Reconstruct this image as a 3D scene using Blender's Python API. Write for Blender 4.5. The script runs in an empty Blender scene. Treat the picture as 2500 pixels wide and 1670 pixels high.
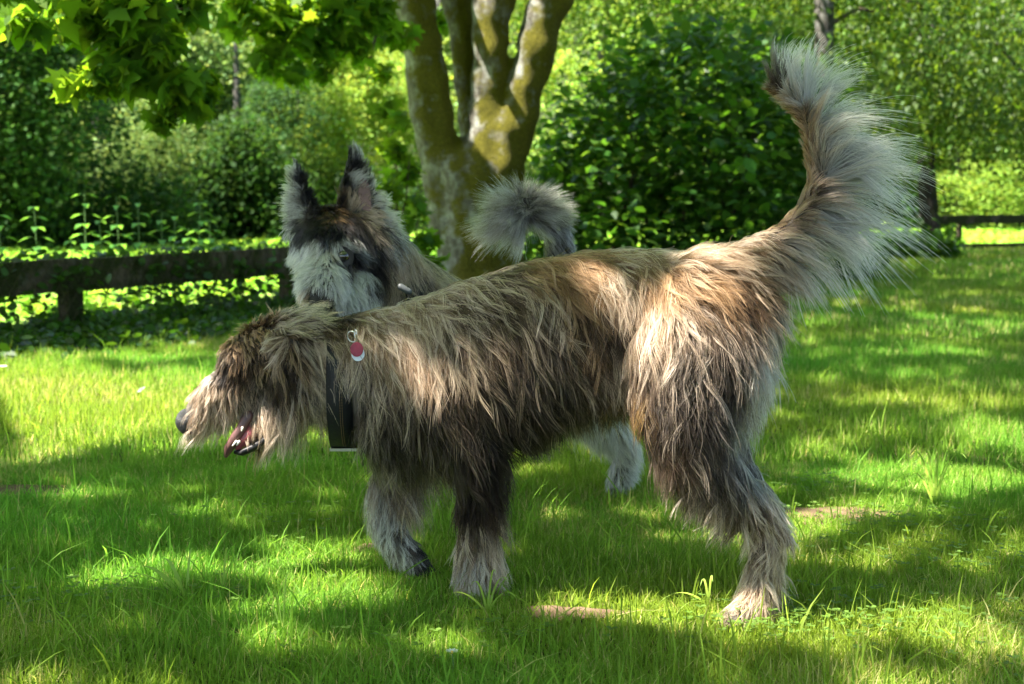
import bpy, math, random
import numpy as np
from mathutils import Vector, kdtree
from mathutils.bvhtree import BVHTree
rng = np.random.default_rng(7)
random.seed(7)
sc = bpy.context.scene
C = sc.collection

# ------------------------------------------------------------------ camera
CAMH = 0.78
PITCH = math.radians(6.2)
cam_d = bpy.data.cameras.new('camera')
cam = bpy.data.objects.new('camera', cam_d); C.objects.link(cam)
cam.location = (0, 0, CAMH)
cam.rotation_euler = (math.radians(90) - PITCH, 0, 0)
cam_d.sensor_width = 36.0
cam_d.lens = 50.0
cam_d.clip_start = 0.05; cam_d.clip_end = 500
cam_d.dof.use_dof = True
cam_d.dof.focus_distance = 2.62
cam_d.dof.aperture_fstop = 6.3
sc.camera = cam

# ------------------------------------------------------------------ light
SUN = Vector((-0.533, -0.150, 0.833)).normalized()
EL = math.asin(SUN.z)
world = bpy.data.worlds.new('World'); sc.world = world; world.use_nodes = True
wn = world.node_tree.nodes; wl = world.node_tree.links
bg = wn['Background']
sky = wn.new('ShaderNodeTexSky'); sky.sky_type = 'NISHITA'; sky.sun_disc = False
sky.sun_elevation = EL
sky.sun_rotation = math.atan2(SUN.x, SUN.y)
sky.air_density = 1.0; sky.dust_density = 1.5
wl.new(sky.outputs[0], bg.inputs[0]); bg.inputs[1].default_value = 0.065
sun_d = bpy.data.lights.new('sun', 'SUN'); sun = bpy.data.objects.new('sun', sun_d); C.objects.link(sun)
sun_d.energy = 5.0; sun_d.angle = math.radians(0.53); sun_d.color = (1.0, 0.94, 0.84)
sun.rotation_euler = SUN.to_track_quat('Z', 'Y').to_euler()
sun.location = (-10, -3, 16)
sc.view_settings.view_transform = 'Standard'
sc.view_settings.look = 'None'
sc.view_settings.gamma = 1
sc.view_settings.use_curve_mapping = False
sc.view_settings.exposure = 2.62
cy = sc.cycles
cy.max_bounces = 7; cy.diffuse_bounces = 4; cy.glossy_bounces = 2; cy.transmission_bounces = 5
cy.transparent_max_bounces = 8; cy.caustics_reflective = False; cy.caustics_refractive = False
cy.use_denoising = True
cy.sample_clamp_indirect = 6
try:
    cy.denoiser = 'OPENIMAGEDENOISE'; cy.denoising_input_passes = 'RGB_ALBEDO_NORMAL'
except Exception: pass

# ------------------------------------------------------------------ measuring helpers
FP = 2500 * 50 / 36.0
SN, CS = math.sin(PITCH), math.cos(PITCH)
def W(px, py, Y):
    ry = FP * CS + (835 - py) * SN; rz = -FP * SN + (835 - py) * CS; t = Y / ry
    return Vector(((px - 1250) * t, Y, CAMH + rz * t))
def G(px, py):
    ry = FP * CS + (835 - py) * SN; rz = -FP * SN + (835 - py) * CS; t = -CAMH / rz
    return Vector(((px - 1250) * t, ry * t, 0))
def PX(P):                                            # photo coordinates of world points (n,3)
    x, y, z = P[:, 0], P[:, 1], P[:, 2] - CAMH
    d = y * CS - z * SN; u = y * SN + z * CS
    return 1250 + FP * x / d, 835 - FP * u / d
def M(px, Y): return px / FP * Y                      # photo pixels to metres at a distance

def tag(o, label=None, cat=None, group=None, kind=None):
    if label: o['label'] = label
    if cat: o['category'] = cat
    if group: o['group'] = group
    if kind: o['kind'] = kind
    return o
def empty(name, loc=(0, 0, 0)):
    o = bpy.data.objects.new(name, None); C.objects.link(o); o.location = loc; o.empty_display_size = .1
    return o
def link(name, data, parent=None, mat=None):
    o = bpy.data.objects.new(name, data); C.objects.link(o)
    if parent is not None:
        o.parent = parent
        l = parent.location
        p = parent
        off = Vector((0, 0, 0))
        while p is not None:
            off += p.location; p = p.parent
        o.location = -off if name not in KEEP else (0, 0, 0)
    if mat is not None: data.materials.append(mat)
    return o
KEEP = set()
def fast_mesh(name, V, loops, sizes, col=None, smooth=False):
    me = bpy.data.meshes.new(name)
    V = np.asarray(V, np.float32); loops = np.asarray(loops, np.int32).ravel(); sizes = np.asarray(sizes, np.int32)
    me.vertices.add(len(V)); me.vertices.foreach_set('co', V.ravel())
    me.loops.add(len(loops)); me.loops.foreach_set('vertex_index', loops)
    me.polygons.add(len(sizes))
    st = np.zeros(len(sizes), np.int32); st[1:] = np.cumsum(sizes)[:-1]
    me.polygons.foreach_set('loop_start', st)
    me.polygons.foreach_set('loop_total', sizes)
    if smooth: me.polygons.foreach_set('use_smooth', np.ones(len(sizes), bool))
    if col is not None:
        a = me.attributes.new('tint', 'FLOAT_COLOR', 'POINT')
        a.data.foreach_set('color', np.asarray(col, np.float32).ravel())
    me.update(calc_edges=True)
    return me
class MB:
    def __init__(s): s.V = []; s.F = []
    def add(s, V, F):
        b = len(s.V); s.V += [tuple(v) for v in V]; s.F += [tuple(i + b for i in f) for f in F]
    def tube(s, pts, rad, seg=12, ref=(0, 1, 0), cap=True, wid=None, flare=None):
        pts = [Vector(p) for p in pts]; n = len(pts); ref = Vector(ref)
        wid = wid or rad
        rows = []
        P = []; R = []; Wd = []
        for i, p in enumerate(pts):
            t = (pts[min(i + 1, n - 1)] - pts[max(i - 1, 0)]).normalized()
            if cap and i == 0:
                for k, q in ((1, .02), (.85, .5), (.5, .85)): P.append((p - t * rad[0] * k, t)); R.append(rad[0] * q); Wd.append(wid[0] * q)
            P.append((p, t)); R.append(rad[i]); Wd.append(wid[i])
            if cap and i == n - 1:
                for k, q in ((.5, .85), (.85, .5), (1, .02)): P.append((p + t * rad[-1] * k, t)); R.append(rad[-1] * q); Wd.append(wid[-1] * q)
        V = []
        for (p, t), r, w in zip(P, R, Wd):
            sd = (ref - t * ref.dot(t)).normalized(); up = t.cross(sd).normalized()
            for k in range(seg):
                a = 2 * math.pi * k / seg
                V.append(p + sd * math.cos(a) * w + up * math.sin(a) * r)
        F = []
        m = len(P)
        for i in range(m - 1):
            for k in range(seg):
                a, b = i * seg + k, i * seg + (k + 1) % seg
                F.append((a, b, b + seg, a + seg))
        F.append(tuple(range(seg - 1, -1, -1))); F.append(tuple(range((m - 1) * seg, m * seg)))
        s.add(V, F)
    def box(s, c, hx, hy, hz, ax=None, jit=0):
        c = Vector(c); X, Y, Z = ax or (Vector((1, 0, 0)), Vector((0, 1, 0)), Vector((0, 0, 1)))
        V = [c + X * hx * a + Y * hy * b + Z * hz * d for a in (-1, 1) for b in (-1, 1) for d in (-1, 1)]
        s.add(V, [(0, 1, 3, 2), (4, 6, 7, 5), (0, 4, 5, 1), (2, 3, 7, 6), (0, 2, 6, 4), (1, 5, 7, 3)])
    def build(s, name, mat, parent=None, smooth=True):
        me = bpy.data.meshes.new(name); me.from_pydata(s.V, [], s.F)
        import bmesh
        bm = bmesh.new(); bm.from_mesh(me); bmesh.ops.recalc_face_normals(bm, faces=bm.faces); bm.to_mesh(me); bm.free()
        if smooth: me.polygons.foreach_set('use_smooth', [True] * len(me.polygons))
        return link(name, me, parent, mat)

# ------------------------------------------------------------------ materials
def nodes(name):
    m = bpy.data.materials.new(name); m.use_nodes = True
    nt = m.node_tree; nt.nodes.clear()
    out = nt.nodes.new('ShaderNodeOutputMaterial')
    return m, nt, out
def plain(name, col, rough=.6, noise=0.0, scale=20, spec=.4, metal=0, bump=0.0, coat=0):
    m, nt, out = nodes(name); N, L = nt.nodes, nt.links
    b = N.new('ShaderNodeBsdfPrincipled'); L.new(b.outputs[0], out.inputs[0])
    b.inputs['Roughness'].default_value = rough; b.inputs['Metallic'].default_value = metal
    b.inputs['Specular IOR Level'].default_value = spec
    b.inputs['Coat Weight'].default_value = coat
    tc = N.new('ShaderNodeTexCoord'); nz = N.new('ShaderNodeTexNoise'); nz.inputs['Scale'].default_value = scale
    nz.inputs['Detail'].default_value = 6
    L.new(tc.outputs['Object'], nz.inputs['Vector'])
    cr = N.new('ShaderNodeValToRGB'); cr.color_ramp.elements[0].position = .3; cr.color_ramp.elements[1].position = .7
    a = 1 - noise; c = 1 + noise
    cr.color_ramp.elements[0].color = (col[0] * a, col[1] * a, col[2] * a, 1)
    cr.color_ramp.elements[1].color = (min(col[0] * c, 1), min(col[1] * c, 1), min(col[2] * c, 1), 1)
    L.new(nz.outputs[0], cr.inputs[0]); L.new(cr.outputs[0], b.inputs['Base Color'])
    if bump:
        bp = N.new('ShaderNodeBump'); bp.inputs['Strength'].default_value = bump; bp.inputs['Distance'].default_value = .01
        L.new(nz.outputs[0], bp.inputs['Height']); L.new(bp.outputs[0], b.inputs['Normal'])
    return m
def leafmat(name, col, trans=(.12, .22, .02), rough=.45, tw=.45, spec=.35):
    m, nt, out = nodes(name); N, L = nt.nodes, nt.links
    at = N.new('ShaderNodeAttribute'); at.attribute_name = 'tint'
    mu = N.new('ShaderNodeMix'); mu.data_type = 'RGBA'; mu.blend_type = 'MULTIPLY'; mu.inputs[0].default_value = 1
    mu.inputs[6].default_value = (*col, 1); L.new(at.outputs[0], mu.inputs[7])
    m2 = N.new('ShaderNodeMix'); m2.data_type = 'RGBA'; m2.blend_type = 'MULTIPLY'; m2.inputs[0].default_value = 1
    m2.inputs[6].default_value = (*trans, 1); L.new(at.outputs[0], m2.inputs[7])
    b = N.new('ShaderNodeBsdfPrincipled'); b.inputs['Roughness'].default_value = rough
    b.inputs['Specular IOR Level'].default_value = spec
    L.new(mu.outputs[2], b.inputs['Base Color'])
    t = N.new('ShaderNodeBsdfTranslucent'); L.new(m2.outputs[2], t.inputs[0])
    mx = N.new('ShaderNodeMixShader'); mx.inputs[0].default_value = tw
    L.new(b.outputs[0], mx.inputs[1]); L.new(t.outputs[0], mx.inputs[2]); L.new(mx.outputs[0], out.inputs[0])
    return m
def furmat(name):
    m, nt, out = nodes(name); N, L = nt.nodes, nt.links
    at = N.new('ShaderNodeAttribute'); at.attribute_name = 'tint'
    h = N.new('ShaderNodeBsdfHairPrincipled'); h.model = 'CHIANG'; h.parametrization = 'COLOR'
    L.new(at.outputs[0], h.inputs['Color'])
    h.inputs['Roughness'].default_value = .38; h.inputs['Radial Roughness'].default_value = .6
    h.inputs['Random Roughness'].default_value = .2; h.inputs['IOR'].default_value = 1.33
    d = N.new('ShaderNodeBsdfDiffuse'); L.new(at.outputs[0], d.inputs[0])
    mx = N.new('ShaderNodeMixShader'); mx.inputs[0].default_value = .45
    L.new(h.outputs[0], mx.inputs[1]); L.new(d.outputs[0], mx.inputs[2])
    L.new(mx.outputs[0], out.inputs[0])
    return m
FUR = furmat('fur_strands')
SKIN = plain('dog_skin', (.075, .06, .05), .8, .3, 40)
SKIN2 = plain('dog_skin_dark', (.05, .045, .042), .8, .3, 40)
NOSE = plain('nose_leather', (.018, .017, .017), .42, .3, 900, .5, bump=.5)
PINK = plain('tongue_flesh', (.30, .07, .08), .3, .15, 120, .5, bump=.2)
LIP = plain('lip_skin', (.10, .045, .04), .4, .25, 120, .5)
TOOTH = plain('tooth_enamel', (.75, .7, .58), .25, .05, 60)
EYE = plain('eye_gloss', (.012, .008, .006), .06, .1, 60, .6, coat=1)
LEATHER = plain('collar_leather', (.008, .008, .009), .55, .2, 200, .35, bump=.15)
STITCH = plain('stitch_thread', (.16, .10, .04), .7, .1, 90)
STEEL = plain('buckle_steel', (.62, .62, .64), .28, .05, 60, metal=1)
RED = plain('red_tag_enamel', (.27, .02, .045), .35, .15, 200)
WHITE = plain('white_tag_enamel', (.72, .76, .85), .35, .03, 100)
GREYP = plain('grey_toggle', (.07, .075, .08), .5, .1, 80)
EARSKIN = plain('inner_ear_skin', (.17, .095, .085), .6, .2, 60)
LEAF_MAPLE = leafmat('maple_leaf', (.055, .12, .014), (.28, .48, .02), .5, .5, .15)
LEAF_HAZEL = leafmat('hazel_leaf', (.03, .08, .012), (.12, .27, .015), .42, .42, .25)
LEAF_BIRCH = leafmat('birch_leaf', (.05, .10, .012), (.16, .26, .015), .5, .4, .25)
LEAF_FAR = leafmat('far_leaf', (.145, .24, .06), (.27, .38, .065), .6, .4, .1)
LEAF_NET = leafmat('nettle_leaf', (.06, .16, .03), (.2, .42, .04), .45, .45)
LEAF_BRAM = leafmat('bramble_leaf', (.03, .075, .012), (.07, .17, .01), .45, .4)  # leaf colour set dark to paint the shade along the fence
GRASS = leafmat('grass_blade', (.15, .262, .035), (.345, .56, .05), .6, .42, .12)
CLOVER = leafmat('clover_leaf', (.10, .18, .03), (.2, .33, .04), .45, .4)
PETAL = leafmat('white_petal', (.8, .8, .78), (.6, .6, .6), .5, .3)

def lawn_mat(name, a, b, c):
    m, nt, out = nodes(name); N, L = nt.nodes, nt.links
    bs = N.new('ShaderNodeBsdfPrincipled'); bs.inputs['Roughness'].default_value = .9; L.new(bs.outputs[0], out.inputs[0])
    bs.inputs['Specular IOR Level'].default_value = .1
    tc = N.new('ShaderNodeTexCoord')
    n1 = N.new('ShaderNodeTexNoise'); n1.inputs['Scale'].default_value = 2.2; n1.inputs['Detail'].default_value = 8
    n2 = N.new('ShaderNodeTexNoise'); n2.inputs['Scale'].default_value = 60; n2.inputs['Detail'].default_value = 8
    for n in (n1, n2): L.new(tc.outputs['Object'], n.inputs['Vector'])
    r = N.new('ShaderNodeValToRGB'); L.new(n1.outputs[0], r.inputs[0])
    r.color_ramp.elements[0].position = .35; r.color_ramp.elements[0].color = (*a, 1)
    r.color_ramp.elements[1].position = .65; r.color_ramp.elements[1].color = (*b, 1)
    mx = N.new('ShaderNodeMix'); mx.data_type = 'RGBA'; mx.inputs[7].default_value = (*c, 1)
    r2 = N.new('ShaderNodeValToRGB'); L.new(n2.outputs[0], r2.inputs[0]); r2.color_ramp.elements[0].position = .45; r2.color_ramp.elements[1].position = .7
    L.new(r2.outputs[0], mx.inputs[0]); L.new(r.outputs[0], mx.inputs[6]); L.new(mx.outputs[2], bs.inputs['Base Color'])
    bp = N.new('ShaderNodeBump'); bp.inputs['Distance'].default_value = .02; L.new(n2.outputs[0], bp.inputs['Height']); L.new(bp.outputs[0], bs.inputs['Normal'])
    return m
def bark_mat(name, base, dark, moss, lich, mossamt=.5, lichamt=.45):
    m, nt, out = nodes(name); N, L = nt.nodes, nt.links
    bs = N.new('ShaderNodeBsdfPrincipled'); bs.inputs['Roughness'].default_value = .9; L.new(bs.outputs[0], out.inputs[0])
    bs.inputs['Specular IOR Level'].default_value = .15
    tc = N.new('ShaderNodeTexCoord')
    def noise(s, d=8, vec=None):
        n = N.new('ShaderNodeTexNoise'); n.inputs['Scale'].default_value = s; n.inputs['Detail'].default_value = d; n.inputs['Roughness'].default_value = .65
        L.new(vec or tc.outputs['Object'], n.inputs['Vector']); return n
    mp = N.new('ShaderNodeMapping'); mp.inputs['Scale'].default_value = (1, 1, .28); L.new(tc.outputs['Object'], mp.inputs[0])
    n0 = noise(26, 10, mp.outputs[0]); n1 = noise(4.2, 10); n2 = noise(11, 12); n3 = noise(70)
    def ramp(n, a, b):
        r = N.new('ShaderNodeValToRGB'); r.color_ramp.elements[0].position = a; r.color_ramp.elements[1].position = b; L.new(n.outputs[0], r.inputs[0]); return r
    def mix(f, a, b):
        x = N.new('ShaderNodeMix'); x.data_type = 'RGBA'; L.new(f.outputs[0], x.inputs[0])
        for s, v in ((6, a), (7, b)):
            if isinstance(v, tuple): x.inputs[s].default_value = (*v, 1)
            else: L.new(v, x.inputs[s])
        return x.outputs[2]
    c = mix(ramp(n0, .35, .65), dark, base)
    c = mix(ramp(n2, lichamt - .06, lichamt + .14), lich, c)
    # moss gathers on the left, camera-facing and upper sides (by the surface's own direction)
    ge = N.new('ShaderNodeNewGeometry'); dt = N.new('ShaderNodeVectorMath'); dt.operation = 'DOT_PRODUCT'
    L.new(ge.outputs['Normal'], dt.inputs[0]); dt.inputs[1].default_value = (.55, -.75, .2)
    ma = N.new('ShaderNodeMath'); ma.operation = 'MULTIPLY_ADD'; L.new(dt.outputs['Value'], ma.inputs[0]); ma.inputs[1].default_value = .18; L.new(n1.outputs[0], ma.inputs[2])
    r = ramp(ma, mossamt, mossamt + .1)
    mc = mix(ramp(n3, .35, .7), tuple(x * .45 for x in moss), moss)
    c2 = N.new('ShaderNodeMix'); c2.data_type = 'RGBA'; L.new(r.outputs[0], c2.inputs[0]); L.new(c, c2.inputs[6]); L.new(mc, c2.inputs[7])
    L.new(c2.outputs[2], bs.inputs['Base Color'])
    bp = N.new('ShaderNodeBump'); bp.inputs['Distance'].default_value = .05; bp.inputs['Strength'].default_value = 1
    ad = N.new('ShaderNodeMath'); ad.operation = 'ADD'; L.new(n0.outputs[0], ad.inputs[0]); L.new(n3.outputs[0], ad.inputs[1]); L.new(ad.outputs[0], bp.inputs['Height'])
    L.new(bp.outputs[0], bs.inputs['Normal'])
    return m
BARK_M = bark_mat('mossy_bark', (.24, .22, .18), (.075, .065, .05), (.20, .18, .02), (.38, .39, .35), .50, .41)
BARK_B = bark_mat('grey_bark', (.2, .19, .17), (.05, .045, .04), (.08, .09, .03), (.4, .4, .38), .68, .36)
BARK_D = bark_mat('dark_bark', (.07, .06, .05), (.02, .018, .015), (.05, .06, .02), (.15, .15, .13), .6, .3)
WOOD = bark_mat('weathered_rail_wood', (.19, .15, .10), (.07, .055, .04), (.06, .075, .02), (.17, .17, .14), .55, .33)
TWIG = plain('twig', (.07, .05, .03), .8, .3, 30)
STEM = plain('green_stem', (.08, .16, .04), .6, .2, 30)
SOIL = plain('bare_soil', (.12, .078, .05), .95, .35, 25, .1, bump=.8)
WIRE = plain('rusty_wire', (.09, .07, .05), .6, .2, 60, metal=.3)

# ------------------------------------------------------------------ ground
def sheet(name, pts, z, mat, kind='structure'):
    me = bpy.data.meshes.new(name); me.from_pydata([(x, y, z) for x, y in pts], [], [tuple(range(len(pts)))])
    o = link(name, me, None, mat); o['kind'] = kind; return o
FA = Vector((-2.59, 7.2, 0)); FD = Vector((.518, .855, 0)).normalized()       # left fence line
fence_line = lambda Y: FA.x + (Y - FA.y) * FD.x / FD.y
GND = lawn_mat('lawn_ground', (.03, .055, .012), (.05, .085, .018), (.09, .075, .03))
MEA = lawn_mat('meadow_ground', (.20, .33, .06), (.28, .42, .09), (.3, .38, .1))  # ground colour raised to carry the brightness of full sun
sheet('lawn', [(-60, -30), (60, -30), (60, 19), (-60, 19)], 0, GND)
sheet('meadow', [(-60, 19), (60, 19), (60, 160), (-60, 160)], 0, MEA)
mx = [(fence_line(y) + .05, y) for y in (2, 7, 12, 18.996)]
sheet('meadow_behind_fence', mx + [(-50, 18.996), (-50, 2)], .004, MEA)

# ------------------------------------------------------------------ leaves
def frames(n, up=.4, seed=None):
    nr = rng.normal(size=(n, 3)); nr[:, 2] = np.abs(nr[:, 2]) * (1 + up) + up
    nr /= np.linalg.norm(nr, axis=1)[:, None]
    t = rng.normal(size=(n, 3)); t -= nr * (t * nr).sum(1)[:, None]; t /= np.linalg.norm(t, axis=1)[:, None]
    return t, np.cross(nr, t), nr
MAPLE = np.array([(0, -.5, 0), (.16, -.32, .02), (.5, -.38, -.05), (.3, -.12, .02), (.62, .12, -.08), (.28, .14, .03), (.2, .3, .02), (0, .62, -.08),
                  (-.2, .3, .02), (-.28, .14, .03), (-.62, .12, -.08), (-.3, -.12, .02), (-.5, -.38, -.05), (-.16, -.32, .02)])
OVAL = np.array([(0, -.5, 0), (.28, -.25, .05), (.36, .08, .06), (.2, .35, .02), (0, .55, -.05), (-.2, .35, .02), (-.36, .08, .06), (-.28, -.25, .05)])
DIAM = np.array([(0, -.5, 0), (.34, 0, .05), (0, .5, 0), (-.34, 0, .05)])
def leaves(P, size, tpl, up=.4, tvar=.25, tint=None, droop=None, spread=.35):
    n = len(P)
    T, B, Nn = frames(n, up)
    if droop is not None:
        B = B * .6 + np.array([0, 0, -droop]); B /= np.linalg.norm(B, axis=1)[:, None]
        T = np.cross(B, Nn); T /= np.linalg.norm(T, axis=1)[:, None] + 1e-9; Nn = np.cross(T, B)
    s = size * (1 + rng.uniform(-spread, spread, n))
    V = P[:, None, :] + s[:, None, None] * (tpl[None, :, 0:1] * T[:, None, :] + tpl[None, :, 1:2] * B[:, None, :] + tpl[None, :, 2:3] * Nn[:, None, :])
    k = len(tpl)
    b = 1 + rng.uniform(-tvar, tvar, n)
    col = np.stack([b * (1 + rng.uniform(-.2, .22, n)), b, b * rng.uniform(.7, 1.2, n), np.ones(n)], 1)
    if tint is not None: col[:, :3] *= np.asarray(tint)
    return V.reshape(-1, 3), np.arange(n * k), np.full(n, k), np.repeat(col, k, 0)
def leafmesh(name, parts, mat, parent):
    V = []; L = []; S = []; K = []; o = 0
    for v, l, s, c in parts:
        V.append(v); L.append(l + o); S.append(s); K.append(c); o += len(v)
    me = fast_mesh(name, np.concatenate(V), np.concatenate(L), np.concatenate(S), np.concatenate(K))
    ob = link(name, me, parent, mat); ob['kind'] = 'stuff'
    return ob
def ball(n, c, r, shell=.5):
    d = rng.normal(size=(n, 3)); d /= np.linalg.norm(d, axis=1)[:, None]
    q = (shell + (1 - shell) * rng.uniform(0, 1, n)) if shell < 1 else np.ones(n)
    return np.asarray(c) + d * q[:, None] * np.asarray(r)

# ------------------------------------------------------------------ sunlit openings: gaps cut in the unseen canopy to place sun patches
OPEN = []
def op(px, py, rx, ry, soft=1.0):
    g = G(px, py); a = G(px, py + ry); b = G(px, py - ry)
    OPEN.append((g.x, g.y, rx / FP * g.y, abs(b.y - a.y) / 2, soft))
def opd(px, py, Y, r):
    p = W(px, py, Y); q = p - SUN * (p.z / SUN.z); OPEN.append((q.x, q.y, r, r, 1.0))
for a in [(150, 1000, 480, 97), (520, 1000, 340, 85), (800, 1045, 260, 40), (1130, 1075, 130, 35), (-150, 960, 400, 90), (-150, 1100, 260, 40),
          (330, 880, 170, 9), (120, 1130, 100, 30), (300, 1390, 330, 45, .75), (560, 1470, 400, 55, .8), (700, 1350, 140, 30, .7), (60, 1560, 120, 60, .7), (880, 1300, 50, 40, .8),
          (1180, 1590, 220, 35, .8), (1560, 1490, 230, 45, 1), (1420, 1450, 60, 20, .8), (1720, 1560, 60, 30, .7),
          (2300, 1180, 260, 45, .95), (2150, 1250, 160, 30, .9), (2480, 1080, 130, 60, .9), (2040, 1130, 120, 16, .8), (2400, 990, 160, 24, .8), (2120, 985, 100, 14, .8),
          (2250, 870, 190, 10, .85), (2020, 880, 60, 9, .9), (2150, 820, 80, 6, .9), (1990, 823, 60, 6, .9), (2170, 760, 90, 5, .9), (2230, 747, 40, 5, 1), (2380, 765, 50, 5, 1),
          (2290, 682, 120, 5, .9), (2350, 655, 120, 4, .9), (2220, 650, 80, 4, .8), (2420, 1590, 150, 50, .9), (2100, 1640, 120, 30, .6), (1960, 1290, 60, 25, .9), (1500, 1240, 60, 18, .6)]:
    op(*a)
opd(545, 1010, 2.72, .11); opd(480, 980, 2.75, .06); opd(620, 960, 2.7, .07); opd(1045, 850, 2.6, .06); opd(1010, 760, 2.63, .03); opd(830, 720, 2.68, .035)
opd(1830, 1420, 2.42, .13); opd(1750, 1250, 2.42, .08); opd(1600, 1080, 2.42, .03); opd(1760, 640, 2.5, .035)
opd(1870, 930, 2.5, .05); opd(2160, 420, 2.55, .05); opd(2080, 600, 2.55, .04); opd(1690, 900, 2.4, .035); opd(1930, 560, 2.5, .05); opd(1560, 860, 2.42, .03)
for (px, py, r) in ((1180, 60, .10), (1185, 150, .10), (1190, 230, .10), (1165, 300, .10), (1290, 190, .13), (1270, 260, .12), (1250, 330, .1), (1180, 350, .08), (1300, 130, .10)):
    p = W(px, py, 10.8); q = p - SUN * (p.z / SUN.z); OPEN.append((q.x, q.y, r * 1.9, r * 1.9, 1.0))
opd(60, 30, 5.5, .22); opd(200, 200, 5.5, .14); opd(440, 250, 5.7, .15); opd(700, 60, 9.2, .35)
OP = np.array(OPEN)
def shaded(P):
    q = P - np.array(SUN)[None] * (P[:, 2:3] / SUN.z)
    keep = np.ones(len(P), bool)
    for x, y, rx, ry, s in OP:
        d = ((q[:, 0] - x) / rx) ** 2 + ((q[:, 1] - y) / ry) ** 2
        keep &= ~((d < 1) & (rng.uniform(size=len(P)) < s))
    beyond = q[:, 0] < FA.x + (q[:, 1] - FA.y) * FD.x / FD.y - .62  # canopy cleared here so the meadow stays in sun
    keep &= ~(beyond & (q[:, 1] > 4.5))
    return keep, q

# ------------------------------------------------------------------ trees
def limb(mb, a, b, r0, r1, n=6, wob=.12, seg=8):
    a = Vector(a); b = Vector(b); L = (b - a).length
    pts = []
    for i in range(n + 1):
        t = i / n; p = a.lerp(b, t)
        if 0 < i < n: p += Vector((random.uniform(-1, 1), random.uniform(-1, 1), random.uniform(-1, 1))) * wob * L / n
        p.z += math.sin(t * math.pi) * L * .06
        pts.append(p)
    mb.tube(pts, [r0 + (r1 - r0) * i / n for i in range(n + 1)], seg)
    return pts

# unseen canopy leaf clusters placed to shade the lawn, shared out among the trees
nC = 3600
cx = rng.uniform(-5.5, 6.5, nC); cyy = rng.uniform(-2.0, 17.5, nC); hz = rng.uniform(3.3, 6.6, nC)
hz = np.maximum(hz, .78 + .152 * np.maximum(cyy, 0) + .8)
ex = rng.uniform(size=500); cx = np.concatenate([cx, FA.x + (4.2 + 8 * ex - FA.y) * FD.x / FD.y + rng.uniform(-.6, .7, 500)]); cyy = np.concatenate([cyy, 4.2 + 8 * ex]); hz = np.concatenate([hz, rng.uniform(3.3, 5.5, 500)]); nC += 500  # extra clusters added above the fence to deepen its shade
cc = np.stack([cx, cyy, np.zeros(nC)], 1) + np.array(SUN)[None] * (hz[:, None] / SUN.z)
LP = (cc[:, None, :] + rng.normal(size=(nC, 13, 3)) * np.array([.2, .2, .1])).reshape(-1, 3)
keep, q = shaded(LP); LP = LP[keep]
# leaves over wanted sun patches are gone; the rest join the nearest tree
TR = np.array([(-3.7, 1.6), (4.0, 2.6), (-.05, 11.0), (2.55, 13.0)])
own = np.argmin(((LP[:, None, :2] - TR[None]) ** 2).sum(2), 1)
own[(own == 3) & (LP[:, 1] < 8)] = 1

def blobs(lst):
    out = []
    for px, py, Y, rp, n in lst:
        out.append(ball(n, W(px, py, Y), (M(rp, Y), M(rp, Y) * 1.2, M(rp, Y) * .8), .1))
    return np.concatenate(out)

# overhanging maple on the left, its trunk outside the frame
tA = tag(empty('maple_tree', (-3.7, 1.6, 0)), 'maple whose big lobed leaves hang from the top left corner, in front of the woods', 'tree')
hang = blobs([(40, 10, 5.6, 120, 100), (200, 25, 5.5, 110, 110), (330, 20, 5.4, 90, 90), (430, 15, 5.7, 80, 70), (290, 110, 5.5, 75, 55), (380, 120, 5.5, 75, 60), (230, 190, 5.5, 55, 34),
              (330, 190, 5.5, 70, 55), (420, 200, 5.6, 75, 55), (470, 240, 5.7, 55, 34), (400, 280, 5.7, 45, 22), (480, 265, 5.8, 40, 16), (180, 215, 5.4, 35, 12), (510, 200, 5.8, 30, 12), (80, 60, 5.2, 70, 30), (395, 310, 5.7, 22, 6)])
leafmesh('crown', [leaves(LP[own == 0], .15, MAPLE, .8), leaves(hang, .10, MAPLE, .5, droop=.5)], LEAF_MAPLE, tA)
mb = MB()
mb.tube([(-3.7, 1.6, -.1), (-3.7, 1.6, .3), (-3.66, 1.62, 1.5), (-3.6, 1.7, 3.0), (-3.5, 1.8, 4.6)], [.34, .26, .21, .18, .12], 14)
mb.build('trunk', BARK_B, tA)
for e in ((-1.2, 4.2, 4.2), (-2.2, -.5, 4.6), (-4.9, .3, 4.5), (-4.6, 4.3, 4.3), (-.8, .6, 5.2)):
    mb = MB(); limb(mb, (-3.6, 1.7, 2.9 + random.random()), e, .09, .03); mb.build('branch', BARK_B, tA)
mb = MB()
limb(mb, (-3.62, 1.68, 2.6), W(-60, -250, 5.2), .08, .03)
pts = [W(-60, -250, 5.2), W(120, -90, 5.4), W(260, 10, 5.5), W(300, 70, 5.5), W(345, 120, 5.5), W(420, 220, 5.6), W(430, 290, 5.7)]
mb.tube(pts, [.03, .022, .016, .013, .011, .006, .003], 7)
mb.tube([W(260, 10, 5.5), W(360, 30, 5.5), W(460, 20, 5.6)], [.01, .007, .003], 6)
mb.build('branch', TWIG, tA)

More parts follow.
